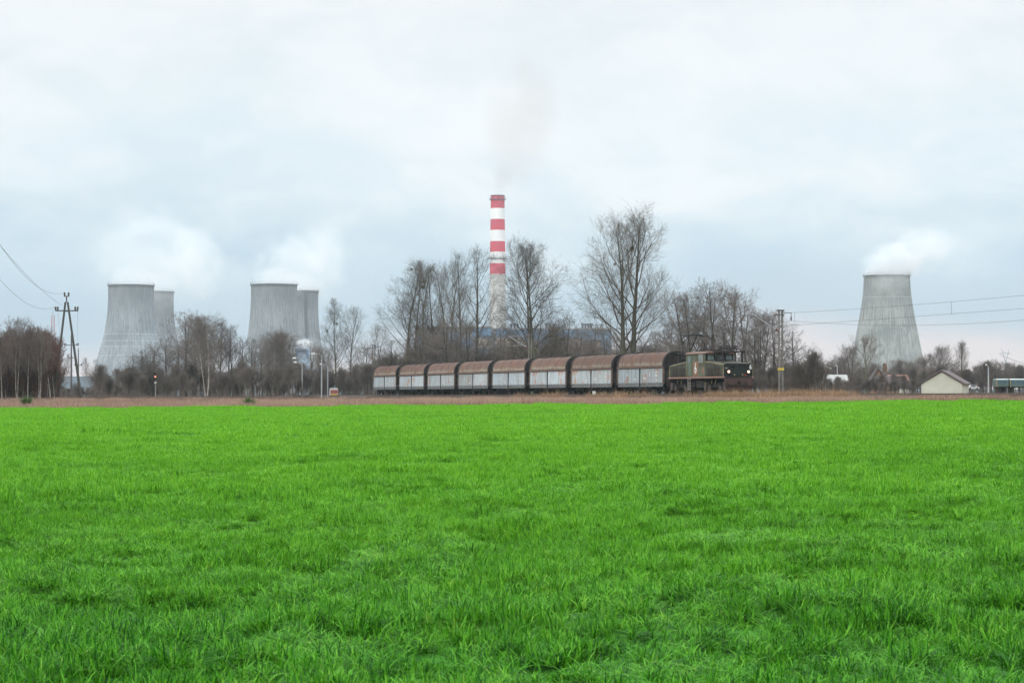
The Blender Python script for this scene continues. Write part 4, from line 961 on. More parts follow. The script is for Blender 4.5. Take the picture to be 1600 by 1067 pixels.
# ------------------------------------------------------------------ catenary masts and wires
M_conc = mat('weathered_concrete', (0.19, 0.18, 0.165), 0.9, (0.11, 0.10, 0.09), 2.0, stretch=(1, 1, .3))
M_galv = mat('galvanised_steel', (0.38, 0.40, 0.42), 0.5, (0.28, 0.29, 0.30), 3.0, metal=.3)
M_dsteel = mat('dark_steel', (0.05, 0.055, 0.065), 0.6, (0.09, 0.07, 0.06), 3.0)
M_wire = mat('wire_copper_grey', (0.09, 0.10, 0.11), 0.6)
M_yplate = mat('yellow_plate', (0.5, 0.38, 0.07), 0.7)
mast_xy = [(25.07, 191.0), (2.26, 256.5), (-21.4, 317.0), (-45.3, 383.0)]
PERP = Vector((-DIR.y, DIR.x, 0)) * -1   # towards the camera side
PERP = Vector((-1, -TS, 0)).normalized()
def mast(H, label, plate, k):
    x, y = mast_xy[k]
    e = empty('catenary_mast', (x, y, gz(x, y) - .1), math.atan2(PERP.y, PERP.x)); tag(e, label, 'mast', 'railway catenary masts')
    zt = H
    def posts(m):
        for s in (-.17, .17): m.box((s, 0, zt / 2), (.10, .2, zt))
        for i in range(7): m.box((0, 0, .6 + i * (zt - 1) / 7), (.3, .1, .1))
    part('post', M_conc, e, posts)
    part('cap', M_dsteel, e, lambda m: (m.box((0, 0, zt + .05), (.62, .35, .14)), m.box((.0, 0, zt - .35), (.6, .3, .08))))
    b = part('bracket', M_galv, e, lambda m: (m.tube([(.12, 0, zt - 1.95), (2.85, 0, zt - .35)], .05, 8), m.tube([(.1, 0, zt - .35), (2.85, 0, zt - .35)], .018, 6), m.tube([(.9, 0, zt - 1.5), (2.9, 0, zt - 1.6)], .025, 6)))
    part('insulator', M_ins, b, lambda m: (m.tube([(.15, 0, zt - 1.93), (.55, 0, zt - 1.70)], .08, 8), m.tube([(.3, 0, zt - .35), (.7, 0, zt - .35)], .07, 8)))
    tarm = part('top_arm', M_dsteel, e, lambda m: (m.tube([(0, 0, zt - .15), (-1.15, -.0, zt - .15)], .04, 6), m.tube([(-.1, 0, zt - .6), (-.35, 0, zt - .4)], .04, 6)))
    part('hanging_insulator', M_dsteel, tarm, lambda m: (m.tube([(-1.1, 0, zt - .18), (-1.1, 0, zt - .5)], .03, 6), m.lathe([(.04, 0), (.1, -.07), (.04, -.12), (.1, -.19), (.04, -.26), (.1, -.33), (.03, -.4)], 8, (-1.1, 0, zt - .5))))
    if plate: part('number_plate', M_yplate, e, lambda m: m.box((.0, -.0, 3.05), (.54, .26, .26)))
    return e
zt0 = at(0, 485, 191).z; mz = lambda k, py: at(0, py, mast_xy[k][1]).z - gz(*mast_xy[k]) + .1
mast(mz(0, 486), 'nearest concrete catenary mast with yellow plate, right of the locomotive', True, 0)
mast(mz(1, 521), 'concrete catenary mast behind the wagons below the forked poplar', False, 1)
mast(mz(2, 540), 'concrete catenary mast standing just beyond the last wagon', False, 2)
mast(mz(3, 553), 'farthest catenary mast with yellow plate in brush before the second cooling towers', True, 3)
zw = [zt0 - .5 - 0.0]
def sag(a, b, s, n=14):
    a, b = Vector(a), Vector(b); return [a.lerp(b, i / n) - Vector((0, 0, 4 * s * (i / n) * (1 - i / n))) for i in range(n + 1)]
nextm = Vector((mast_xy[0][0] + 23.0, mast_xy[0][1] - 64, 0))
line = [nextm] + [Vector((x, y, 0)) for x, y in mast_xy]
ztop = [zt0 + .1, zt0, at(0, 520, 256.5).z, at(0, 539, 317).z, at(0, 552, 383).z]
cw = empty('catenary_wire', tuple(line[1] + PERP * 2.8)); tag(cw, 'pair of overhead railway wires with droppers running above the track', 'overhead wire')
off = Vector(cw.location)
def wire(m, a, b, s, r): m.tube([p - off for p in sag(a, b, s)], r, 5, cap=False)
mess, cont, drop = MB(), MB(), MB()
for i in range(4):
    a = line[i] + PERP * 2.8; b = line[i + 1] + PERP * 2.8
    A = Vector((a.x, a.y, ztop[i] - .42)); B = Vector((b.x, b.y, ztop[i + 1] - .42)); wire(mess, A, B, .35, .012)
    A2 = A - Vector((0, 0, 1.25)); B2 = B - Vector((0, 0, 1.25)); wire(cont, A2, B2, .03, .012)
    for q in (.12, .3, .5, .7, .88):
        u = A.lerp(B, q) - Vector((0, 0, 4 * .35 * q * (1 - q))) - off; v = A2.lerp(B2, q) - Vector((0, 0, .12 * q * (1 - q))) - off; drop.tube([u, v], .012, 4, cap=False)
mess.build('messenger_wire', M_wire, cw); cont.build('contact_wire', M_wire, cw); drop.build('droppers', M_wire, cw)
fw = MB(); fo = line[1] - PERP * 1.1; off = Vector((fo.x, fo.y, 0))
for i in range(4):
    a = line[i] - PERP * 1.1; b = line[i + 1] - PERP * 1.1
    wire(fw, (a.x, a.y, ztop[i] - .95), (b.x, b.y, ztop[i + 1] - .95), 1.35 if i == 0 else .8, .012)
o = fw.build('feeder_wire', M_wire); o.location = off; tag(o, 'single sagging feeder wire strung behind the catenary masts', 'wire')

# ------------------------------------------------------------------ power poles at the left
Y0 = 250.0
def P_(px, py, Y=Y0): return at(px, py, Y)
b0 = P_(104, 619); b0.z = gz(b0.x, Y0); e = empty('power_pole', b0)
tag(e, 'tall dark A shaped power pole with upright insulators at the left', 'power pole')
def loc(px, py, dy=0.0, Y=Y0, base=b0): v = at(px, py, Y) - base; return Vector((v.x, dy, v.z))
zb = -.1
lgL, lgR, ap = loc(84, 612), loc(127.5, 612), loc(104, 472)
for a in (lgL, lgR):
    a.z = zb; s_ = -1 if a is lgL else 1
    part('leg', M_dsteel2 if False else mat('tarred_timber', (0.085, 0.08, 0.075), .85, (0.05, 0.048, 0.045), 2.0), e, lambda m: m.tube([a, ap + Vector((s_ * .14, 0, 0))], [.17, .12], 10))
part('cross_arm', M_dsteel, e, lambda m: (m.bar(loc(86.5, 485.5), loc(122, 485.5), .12, .14), m.bar(loc(99, 486), loc(109, 486), .3, .16), m.tube([loc(104, 472), loc(104, 463)], .08, 8), m.bar(loc(100.5, 463), loc(107.8, 463), .1, .1)))
for px in (86.8, 90.2, 117.6, 121.4): part('insulator', M_dsteel, e, lambda m: m.lathe([(.06, 0), (.12, .05), (.10, .2), (.13, .28), (.10, .42), (.06, .48)], 10, tuple(loc(px, 485))))
for px in (100.9, 107.2): part('insulator', M_dsteel, e, lambda m: m.lathe([(.06, 0), (.12, .05), (.10, .2), (.13, .28), (.10, .42), (.06, .5)], 10, tuple(loc(px, 463))))
def pwire(name, p, q, s, lab, r=.014):
    mb = MB(); o0 = Vector(p); mb.tube([v - o0 for v in sag(p, q, s, 24)], r, 5, cap=False); o = mb.build(name, M_wire); o.location = o0; tag(o, lab, 'wire', 'wires of the power line')
def wire_through(p, px0, py0, ex, Ye, sg):
    # end height so that the sagging wire crosses column px0 at row py0
    lo, hi = -400.0, 619.0
    for _ in range(40):
        mid_ = (lo + hi) / 2; q = at(ex, mid_, Ye); yy = None
        for v in sag(p, q, sg, 200):
            c = v - Vector((0, 0, EYE)); X_ = c.x; D = c.y * math.cos(PITCH) + c.z * math.sin(PITCH)
            if 800 + F * X_ / D <= px0: yy = 533.5 - F * (c.z * math.cos(PITCH) - c.y * math.sin(PITCH)) / D; break
        if yy is None or yy < py0: lo = mid_
        else: hi = mid_
    return q
pwire('power_wire', P_(101, 457), wire_through(P_(101, 457), 0, 382, -60, 130, 2.4), 2.4, 'upper power wire rising left from the top of the A shaped pole')
pwire('power_wire', P_(97, 477), wire_through(P_(97, 477), 0, 382, -60, 130, .8), .8, 'middle power wire rising steeply left from the A shaped pole')
pwire('power_wire', P_(87, 479), wire_through(P_(87, 479), 0, 437, -60, 130, 2.0), 2.0, 'lowest power wire falling in a shallow curve to the left cross arm')
# further T poles
def tpole(px, pt, pa, half, Y, label):
    b = at(px, 619, Y); b.z = gz(b.x, Y); e = empty('power_pole', b); tag(e, label, 'power pole')
    l = lambda x, y: Vector(((at(x, y, Y) - b).x, 0, (at(x, y, Y) - b).z))
    part('pole', M_dsteel, e, lambda m: m.tube([(0, 0, -.2), l(px, pt)], [.2, .12], 8))
    part('cross_arm', M_dsteel, e, lambda m: (m.bar(l(px - half, pa), l(px + half, pa), .14), m.bar(l(px - half * .35, pa + 20), l(px + half * .35, pa + 20), .14)))
    for s in (-1, -.8, .8, 1): part('insulator', M_dsteel, e, lambda m: m.tube([l(px + s * half, pa), l(px + s * half, pa - 3)], .1, 6))
tpole(111.5, 523, 539, 11, 400, 'slim T shaped power pole seen between the legs of the A shaped one')
tpole(122.5, 545, 571, 5.5, 520, 'far power pole seen behind the right leg of the A shaped one')
pw = P_(121, 480); pwire('power_wire', pw, at(123, 536, 400), 3.0, 'slack wire between the A shaped pole and the T pole behind', .012)
pw = P_(90, 480); pwire('power_wire', pw, at(101, 536, 400), 3.0, 'left slack wire falling to the T shaped pole', .012)
# lattice masts
M_lat1 = mat('pale_lattice', (0.35, 0.38, 0.42), .6); M_lat2 = mat('faded_red_lattice', (0.42, 0.2, 0.2), .6, (0.35, 0.36, 0.38), .25, lo=.45, hi=.55)
def lattice(name, px, pt, w0, w1, Y, label, cat, matl, r=.06, arms=()):
    b = at(px, 619, Y); b.z = gz(b.x, Y); e = empty(name, b); tag(e, label, cat); H = at(px, pt, Y).z - b.z
    def f(m):
        n = max(6, int(H / ((w0 + w1) * .9)))
        for i in range(n):
            a, c = i / n, (i + 1) / n; wa, wc = w0 + (w1 - w0) * a, w0 + (w1 - w0) * c
            cs = [(-1, -1), (1, -1), (1, 1), (-1, 1)]
            for k in range(4):
                p, q = cs[k], cs[(k + 1) % 4]
                m.bar((p[0] * wa, p[1] * wa, H * a), (p[0] * wc, p[1] * wc, H * c), r)
                m.bar((p[0] * wa, p[1] * wa, H * a), (q[0] * wc, q[1] * wc, H * c), r * .6); m.bar((p[0] * wc, p[1] * wc, H * c), (q[0] * wc, q[1] * wc, H * c), r * .6)
    part('lattice_body', matl, e, f)
    for (z, hw) in arms: part('cross_arm', matl, e, lambda m: (m.bar((-hw, 0, H * z), (hw, 0, H * z), r * 1.5), m.bar((-hw, 0, H * z), (0, 0, H * z + hw * .35), r), m.bar((hw, 0, H * z), (0, 0, H * z + hw * .35), r)))
    return e, H
e, H = lattice('radio_mast', 82, 493, .9, .42, 700, 'slim red and white lattice radio mast above the birch wood', 'mast', M_lat2, .09)
part('antenna', M_lat1, e, lambda m: (m.tube([(0, 0, H), (0, 0, H + 1.5)], .12, 6), m.box((.1, -.6, H * .72), (.9, .5, 1.6)), m.box((-.2, -.6, H * .85), (.7, .5, 1.2))))
lattice('pylon', 12, 509, 1.2, .5, 800, 'grey lattice pylon top showing above the left wood', 'pylon', M_lat1, .12, ((.88, 3.0),))
lattice('pylon', 202, 537, 1.6, .6, 1000, 'faint lattice pylon standing before the first cooling tower', 'pylon', M_lat1, .13, ((.80, 6.0), (.66, 8.0)))
# V shaped far pylon on the right
Yp = 1500; b = at(1576, 619, Yp); b.z = gz(b.x, Yp); e = empty('pylon', b); tag(e, 'faint V headed lattice pylon on the horizon at far right', 'pylon')
l = lambda x, y: Vector(((at(x, y, Yp) - b).x, 0, (at(x, y, Yp) - b).z))
part('lattice_body', M_lat1, e, lambda m: (m.bar(l(1571.5, 566), l(1566, 549), .5), m.bar(l(1571.5, 566), l(1576, 549), .5), m.bar(l(1571.5, 566), (l(1571.5, 619).x, 0, 0), .7), m.bar(l(1562, 552), l(1580, 552), .4), m.bar(l(1566, 549), l(1565, 545), .3), m.bar(l(1576, 549), l(1577, 545), .3), m.bar(l(1566, 549), l(1576, 553), .3), m.bar(l(1573, 567), l(1570, 585), .3)))
pwire('power_wire', at(1561, 553, Yp), at(1680, 562, Yp), 6, 'faint far wire leading right from the V headed pylon', .12)

# ------------------------------------------------------------------ cooling towers
def tower_mat(name, c, c2, band=False):
    m, t, p = newmat(name); p.inputs['Roughness'].default_value = .95; p.inputs['Specular IOR Level'].default_value = .1
    co = N(t, 'ShaderNodeTexCoord').outputs['Object']; s = N(t, 'ShaderNodeSeparateXYZ'); L(t, co, s.inputs[0])
    ang = mth(t, 'ARCTAN2', s.outputs['Y'], s.outputs['X'])
    cv = N(t, 'ShaderNodeCombineXYZ'); L(t, mth(t, 'MULTIPLY', ang, 24.0), cv.inputs[0]); L(t, mth(t, 'MULTIPLY', s.outputs['Z'], .035), cv.inputs[1])
    st = noise(t, cv.outputs[0], 1.0, 6, .65)
    cell = noise(t, mapping(t, cv.outputs[0], (1, 6, 1)), .8, 5, .7)
    blot = noise(t, mapping(t, co, (.05, .05, .035)), 1.0, 5, .65)
    f = mth(t, 'ADD', mth(t, 'ADD', mth(t, 'MULTIPLY', st, .42), mth(t, 'MULTIPLY', cell, .28)), mth(t, 'MULTIPLY', blot, .3))
    col = mix(t, ramp(t, f, [(.44, 0.), (.56, 1.)]), c, c2)
    zz = mth(t, 'DIVIDE', s.outputs['Z'], 105.0)
    # damp dark staining below the rim
    top = mth(t, 'MULTIPLY', ramp(t, mth(t, 'ADD', zz, mth(t, 'MULTIPLY', mth(t, 'SUBTRACT', st, .5), .5)), [(.55, 0.), (.95, 1.)]), .6)
    col = mix(t, top, col, tuple(v * .52 for v in c))
    rib = mth(t, 'FRACT', mth(t, 'MULTIPLY', ang, 15.9)); col = mix(t, ramp(t, rib, [(.0, .15), (.12, 0.)]), col, tuple(v * .6 for v in c))
    if band:
        for zc in band:
            bnd = mth(t, 'LESS_THAN', mth(t, 'ABSOLUTE', mth(t, 'SUBTRACT', zz, zc)), .0032); col = mix(t, mth(t, 'MULTIPLY', bnd, .28), col, (0.50, 0.53, 0.55))
    L(t, col, p.inputs['Base Color']); return m
M_tw1 = tower_mat('tower_concrete', (0.27, 0.30, 0.32), (0.13, 0.148, 0.16), (.44, .55, .49, .36))
M_tw2 = tower_mat('tower_concrete_plain', (0.27, 0.29, 0.30), (0.13, 0.143, 0.15))
M_tw3 = tower_mat('tower_concrete_warm', (0.30, 0.315, 0.29), (0.135, 0.147, 0.137), (.82,))
M_rail2 = mat('railing_grey', (0.3, 0.32, 0.34), .6)
M_lad = mat('dark_ladder', (0.08, 0.09, 0.10), .7); M_lady = mat('ochre_ladder', (0.42, 0.36, 0.22), .7)
def cooling_tower(cx, ptop, Y, hw, label, matl, prof, ladders=(), ledge=None):
    mpp = Y / F; b = at(cx, 619, Y); z0 = 0.0; b.z = gz(b.x, Y); H = at(cx, ptop, Y).z - b.z
    e = empty('cooling_tower', b); tag(e, label, 'cooling tower', 'cooling towers of the power station')
    # prof: (fraction of height, half width px / hw)
    zs = [i / 30 for i in range(31)]; pr = [(np.interp(z, [q[0] for q in prof], [q[1] for q in prof]) * hw * mpp, z * H) for z in zs]
    # smooth profile
    for _ in range(2): pr = [pr[0]] + [((pr[i - 1][0] + pr[i][0] + pr[i + 1][0]) / 3, pr[i][1]) for i in range(1, 30)] + [pr[30]]
    rt = pr[-1][0]
    inner = [(r - .8, z) for r, z in reversed(pr[4:])]
    sh = part('shell', matl, e, lambda m: m.lathe([(r, z) for r, z in pr if z > H * .07] + [(rt + .9, H), (rt + .9, H + .8), (rt - .8, H + .8)] + inner, 96), smooth=True)
    base_r = pr[2][0]
    part('support_columns', M_conc, e, lambda m: [m.bar((pr[0][0] * math.cos(a), pr[0][0] * math.sin(a), 0), (pr[2][0] * math.cos(a + d), pr[2][0] * math.sin(a + d), H * .08), 1.0) for i in range(40) for a in [i * 2 * math.pi / 40] for d in (-.07, .07)])
    def rl(m):
        n = 60
        for i in range(n):
            a, a2 = 2 * math.pi * i / n, 2 * math.pi * (i + 1) / n; c, s = (rt + .6) * math.cos(a), (rt + .6) * math.sin(a)
            m.bar((c, s, H + .8), (c, s, H + 2.6), .14); m.bar((c, s, H + 2.5), ((rt + .6) * math.cos(a2), (rt + .6) * math.sin(a2), H + 2.5), .14)
        for i in range(5): a = 3.7 + i * .5; m.bar(((rt + .6) * math.cos(a), (rt + .6) * math.sin(a), H), ((rt + .6) * math.cos(a), (rt + .6) * math.sin(a), H + 6.5), .14)
    part('railing', M_rail2, e, rl)
    for ang, mt_, wd in ladders:
        part('ladder', mt_, e, lambda m: [m.bar(((r1 + .5) * math.cos(ang), (r1 + .5) * math.sin(ang), z1), ((r2 + .5) * math.cos(ang), (r2 + .5) * math.sin(ang), z2), wd, .8) for (r1, z1), (r2, z2) in zip(pr[3:-1], pr[4:])])
    return e
PR = [(0, 1.78), (.2, 1.62), (.42, 1.36), (.55, 1.17), (.75, 1.02), (.9, .99), (1, 1.0)]
cooling_tower(204, 447, 1900, 35.5, 'front grey cooling tower of the left pair, with pale ring stripes', M_tw1, PR)
cooling_tower(237, 457, 2020, 33.5, 'rear cooling tower half hidden in the left pair', M_tw2, PR, ((-1.55, M_lady, .9),))
cooling_tower(427.6, 446, 1900, 36, 'front cooling tower of the second pair, plain stained concrete', M_tw2, [(0, 1.7), (.2, 1.5), (.42, 1.25), (.55, 1.12), (.75, 1.02), (.9, .99), (1, 1.0)])
cooling_tower(463.5, 456, 2020, 33.5, 'rear cooling tower of the second pair with dark vertical ladder', M_tw2, [(0, 1.7), (.2, 1.5), (.42, 1.22), (.55, 1.1), (.75, 1.0), (.9, .99), (1, 1.0)], ((-1.05, M_lad, 2.6),))
cooling_tower(1386.5, 432, 1800, 36, 'lone cooling tower at right, its rim wrapped in white steam', M_tw3, [(0, 1.85), (.12, 1.78), (.3, 1.55), (.48, 1.36), (.7, 1.15), (.85, 1.03), (1, .99)], ((3.3, M_rail2, 1.0),))

# ------------------------------------------------------------------ chimney
Yc = 1850; mpp = Yc / F; b = at(777.5, 619, Yc); b.z = gz(b.x, Yc)
ch = empty('chimney', b); tag(ch, 'very tall round power station chimney ringed in red and white', 'chimney')
zc = lambda py: at(777.5, py, Yc).z - b.z
rc = lambda py: (10.8 + (py - 307) * .0125) * mpp
M_red = mat('chimney_red', (0.50, 0.035, 0.06), .8, (0.40, 0.04, 0.06), .05); M_wh = mat('chimney_white', (0.74, 0.74, 0.73), .8, (0.58, 0.59, 0.60), .08, stretch=(1, 1, .2))
M_cc = mat('chimney_concrete', (0.46, 0.46, 0.44), .9, (0.28, 0.27, 0.25), .12, stretch=(1, 1, .35), lo=.4, hi=.62)
bands = [(307, 326, 'r'), (326, 343, 'w'), (343, 360, 'r'), (360, 377.5, 'w'), (377.5, 394, 'r'), (394, 412, 'w'), (412, 428.5, 'r'), (428.5, 619, 'c')]
for a, c, k in bands:
    part({'r': 'red_band', 'w': 'white_band', 'c': 'shaft'}[k], {'r': M_red, 'w': M_wh, 'c': M_cc}[k], ch, lambda m: m.lathe([(rc(c), max(zc(c), 0)), (rc((a + c) / 2), (zc(a) + max(zc(c), 0)) / 2), (rc(a), zc(a))] , 48), smooth=True)
part('rim', M_black, ch, lambda m: m.lathe([(rc(307), zc(307)), (rc(307) + .25, zc(307)), (rc(307) + .25, zc(305.6)), (rc(307) - 1.0, zc(305.6)), (rc(307) - 1.0, zc(330))], 48))
for py in (312.5, 404.5):
    def gal(m, py=py):
        r = rc(py); m.lathe([(r, zc(py)), (r + 1.2, zc(py)), (r + 1.2, zc(py) + .35), (r, zc(py) + .35)], 48)
        for i in range(32):
            a = 2 * math.pi * i / 32; m.bar(((r + 1.1) * math.cos(a), (r + 1.1) * math.sin(a), zc(py)), ((r + 1.1) * math.cos(a), (r + 1.1) * math.sin(a), zc(py) + 1.6), .13)
        m.lathe([(r + 1.05, zc(py) + 1.5), (r + 1.18, zc(py) + 1.5), (r + 1.18, zc(py) + 1.7), (r + 1.05, zc(py) + 1.7)], 48)
    part('gallery', M_lad, ch, gal)
part('gallery', M_cc, ch, lambda m: m.lathe([(rc(497), zc(499)), (rc(497) + .9, zc(499)), (rc(497) + .9, zc(496)), (rc(497), zc(496))], 48))

# ------------------------------------------------------------------ boiler house and other plant
M_blue = mat('blue_cladding', (0.05, 0.115, 0.21), .6, (0.075, 0.155, 0.26), .05, stretch=(1, 1, .3)); M_tan = mat('tan_cladding', (0.38, 0.30, 0.22), .8, (0.25, 0.22, 0.18), .04)
M_dwall = mat('grey_cladding', (0.12, 0.125, 0.14), .7, (0.16, 0.15, 0.14), .05); M_dkblue = mat('dark_blue_cladding', (0.05, 0.09, 0.16), .6); M_vent = mat('roof_vent', (0.06, 0.05, 0.08), .7)
Yb = 1780; b = at(795, 619, Yb); b.z = gz(b.x, Yb); e = empty('boiler_house', b); tag(e, 'long blue and tan power station boiler house behind the bare trees', 'power station')
def blk(m, x0, x1, yt, yb, d0=0, d1=40):
    a = at(x0, yt, Yb) - b; c = at(x1, yb, Yb) - b; m.box(((a.x + c.x) / 2, (d0 + d1) / 2, (a.z + c.z) / 2), (c.x - a.x, d1 - d0, a.z - c.z))
part('wall', M_dwall, e, lambda m: (blk(m, 648, 770, 511, 618.8, 3, 60), blk(m, 770, 955, 514, 618.8, 3, 60)))
for (x0, x1, yt, yb) in ((650, 664, 522, 560), (700, 716, 520, 556), (738, 768, 513, 526), (745, 764, 545, 580), (700, 738, 530, 600), (775, 815, 515, 526), (815, 868, 514.5, 531), (868, 905, 516, 528), (905, 940, 515, 530), (842, 872, 531, 550), (918, 930, 530, 548), (940, 955, 518, 560)):
    part('blue_panel', M_blue, e, lambda m: blk(m, x0, x1, yt, yb, 0, 2.9))
for (x0, x1, yt, yb) in ((745, 768, 529, 544), (775, 812, 528, 560), (868, 880, 520, 536), (872, 915, 530, 575), (925, 938, 531, 560), (815, 840, 533, 575)):
    part('tan_panel', M_tan, e, lambda m: blk(m, x0, x1, yt, yb, 1, 2.95))
part('roof_edge', M_lgrey, e, lambda m: (blk(m, 770, 956, 512.4, 514, 2, 61), blk(m, 647, 770, 509.8, 511, 2, 61)))
for px in (799, 804, 809, 854, 860, 866, 911, 915.5, 920, 924): part('roof_vent', M_vent, e, lambda m: (blk(m, px - 1.6, px + 1.6, 505.6, 512.4, 10, 14), blk(m, px - 2.2, px + 2.2, 505, 507, 9, 15)))
Yq = 1450; b = at(473, 619, Yq); b.z = gz(b.x, Yq); e = empty('transfer_tower', b); tag(e, 'small pale blue plant building puffing white steam below the second cooling towers', 'building')
def blk2(m, x0, x1, yt, yb, d0=0, d1=12):
    a = at(x0, yt, Yq) - b; c = at(x1, yb, Yq) - b; m.box(((a.x + c.x) / 2, (d0 + d1) / 2, (a.z + c.z) / 2), (c.x - a.x, d1 - d0, a.z - c.z))
M_pblue = mat('pale_blue_cladding', (0.30, 0.42, 0.56), .6); M_mblue = mat('mid_blue_cladding', (0.10, 0.27, 0.50), .6)
part('wall', M_pblue, e, lambda m: blk2(m, 464, 481, 545.5, 618)); part('blue_trim', M_mblue, e, lambda m: (blk2(m, 462.5, 464.6, 545, 560, -.5, 5), blk2(m, 479.6, 481.5, 545, 560, -.5, 5), blk2(m, 462.5, 481.5, 544.5, 546, -.6, 12.2)))
part('window_band', M_dkblue, e, lambda m: blk2(m, 465.5, 479, 547, 551, -.8, 0.1))

# hills on the horizon
M_hill = mat('wooded_hill', (0.010, 0.022, 0.035), .95, (0.02, 0.035, 0.045), .02)
mb = MB(); n = 120; r = random.Random(3); ph = [r.random() * 6 for _ in range(5)]
vs = []
for i in range(n + 1):
    x = -1150 + i * 2300 / n; px = 800 + F * x / 2550
    hz = 17 + 6 * math.sin(x / 170 + ph[0]) + 3.5 * math.sin(x / 71 + ph[1]) + 1.5 * math.sin(x / 23 + ph[2])
    if px < 260: hz = 25.5 + 1.2 * math.sin(x / 60) + .6 * math.sin(x / 17)
    vs += [(x, 2500, -1), (x, 2530, hz * .7 + 1.7), (x, 2560, hz + 1.7), (x, 2680, -1)]
fs = [(4 * i + k, 4 * i + k + 1, 4 * i + 5 + k, 4 * i + 4 + k) for i in range(n) for k in range(3)]
mb.add(vs, fs); o = mb.build('hills', M_hill, smooth=True); tag(o, kind='structure')

# ------------------------------------------------------------------ houses, lamps and small things on the right
M_render = mat('pale_render', (0.47, 0.47, 0.40), .9, (0.38, 0.38, 0.32), .5); M_roofd = mat('dark_tile', (0.075, 0.06, 0.065), .85, (0.11, 0.08, 0.08), 1.0)
M_orange = mat('orange_render', (0.42, 0.24, 0.14), .9); M_tile = mat('orange_tile', (0.25, 0.12, 0.09), .8, (0.17, 0.09, 0.075), 1.5)
M_metroof = mat('grey_sheet_roof', (0.33, 0.34, 0.33), .6, (0.24, 0.24, 0.23), .8); M_brick = mat('brown_brick', (0.18, 0.11, 0.08), .9)
def house(px0, px1, pya, pye, Y, depth, label, mw, mr, cat='house', name='house', chim=None, ridge='x', rz=0.0, win=()):
    cx = (px0 + px1) / 2; b = at(cx, 619, Y); b.z = gz(b.x, Y) - .1; w = (px1 - px0) / 2 * Y / F; za = at(cx, pya, Y).z - b.z; ze = at(cx, pye, Y).z - b.z
    e = empty(name, b, rz); tag(e, label, cat)
    if ridge == 'y':     # gable faces the camera
        part('wall', mw, e, lambda m: m.prism([(-w, 0), (w, 0), (w, ze), (0, za), (-w, ze)], 'y', 0, depth))
        def rf(m):
            for s in (-1, 1): m.add([(0, -.3, za + .12), (s * (w + .35), -.3, ze - .12), (s * (w + .35), depth + .3, ze - .12), (0, depth + .3, za + .12), (0, -.3, za + .3), (s * (w + .35), -.3, ze + .06), (s * (w + .35), depth + .3, ze + .06), (0, depth + .3, za + .3)],
                                    [(0, 1, 2, 3), (4, 7, 6, 5), (0, 4, 5, 1), (1, 5, 6, 2), (2, 6, 7, 3)])
        part('roof', mr, e, rf)
    else:
        part('wall', mw, e, lambda m: m.prism([(0, 0), (depth, 0), (depth, ze), (depth / 2, za - .1), (0, ze)], 'x', -w, w))
        def rf(m):
            for s in (0, 1):
                y0 = -.4 if s == 0 else depth + .4; m.add([(-w - .3, depth / 2, za + .1), (w + .3, depth / 2, za + .1), (w + .3, y0, ze - .1), (-w - .3, y0, ze - .1), (-w - .3, depth / 2, za - .08), (w + .3, depth / 2, za - .08), (w + .3, y0, ze - .28), (-w - .3, y0, ze - .28)],
                                                         [(0, 1, 2, 3), (4, 7, 6, 5), (3, 2, 6, 7), (0, 3, 7, 4), (1, 5, 6, 2)])
        part('roof', mr, e, rf)
    if chim: part('chimney_stack', M_brick, e, lambda m: m.box((chim[0], depth / 2, za + chim[1] / 2), (.6, .6, chim[1] + .8)))
    for (x, z, ww, hh) in win: part('window', M_glass, e, lambda m: m.box((x, -.02, z), (ww, .06, hh)))
    return e
house(1440, 1503, 581, 599.5, 285, 8, 'pale grey windowless gabled shed beyond the track at right', M_render, M_roofd, 'shed', 'shed', ridge='y', rz=-.33)
house(1268, 1326, 586, 598, 330, 7, 'low grey building with sheet roof behind two small wind turbines', M_metroof, M_metroof, 'building', 'outbuilding')
h_ = house(1362, 1384, 578, 598, 330, 7, 'orange house with steep dark roof and chimney below the right cooling tower', M_orange, M_roofd, chim=(1.3, .7), ridge='y', rz=-.1, win=((-.3, 2.6, .7, .9),))
house(1384, 1404, 588, 598, 332, 6, 'low dark roofed annex beside the orange house', M_orange, M_roofd, 'annex', 'house_annex')
house(1395, 1421, 586, 599, 350, 7, 'house with orange tiled roof right of the steep dark roof', M_render, M_tile)
# small wind turbines
for px, py, lab in ((1282.5, 573, 'left one of two small white garden wind turbines'), (1289.5, 572, 'right one of two small white garden wind turbines')):
    Y = 310; b = at(px, 619, Y); b.z = gz(b.x, Y); e = empty('wind_turbine', b); tag(e, lab, 'wind turbine', 'small wind turbines'); h = at(px, py, Y).z - b.z
    M_tw = M_white
    part('tower', M_tw, e, lambda m: m.tube([(0, 0, 0), (0, 0, h)], [.09, .05], 8)); part('nacelle', M_tw, e, lambda m: (m.tube([(0, -.25, h), (0, .5, h)], .09, 8), m.box((0, .7, h + .1), (.04, .4, .5))))
    rt_ = part('rotor', M_tw, e, lambda m: m.tube([(0, -.36, h), (0, -.22, h)], .08, 8))
    for k in range(3):
        a = math.pi / 2 + k * 2.094 + (.1 if px > 1285 else -.08); part('blade', M_tw, rt_, lambda m: m.add([(0, -.3, h + .05), (math.cos(a) * .9 - math.sin(a) * .10, -.31, h + math.sin(a) * .9 + math.cos(a) * .10), (math.cos(a) * 1.0, -.29, h + math.sin(a) * 1.0), (math.cos(a) * .3 + math.sin(a) * .07, -.27, h + math.sin(a) * .3 - math.cos(a) * .07), (0, -.26, h)],
                                                                             [(0, 1, 2, 3, 4)]))
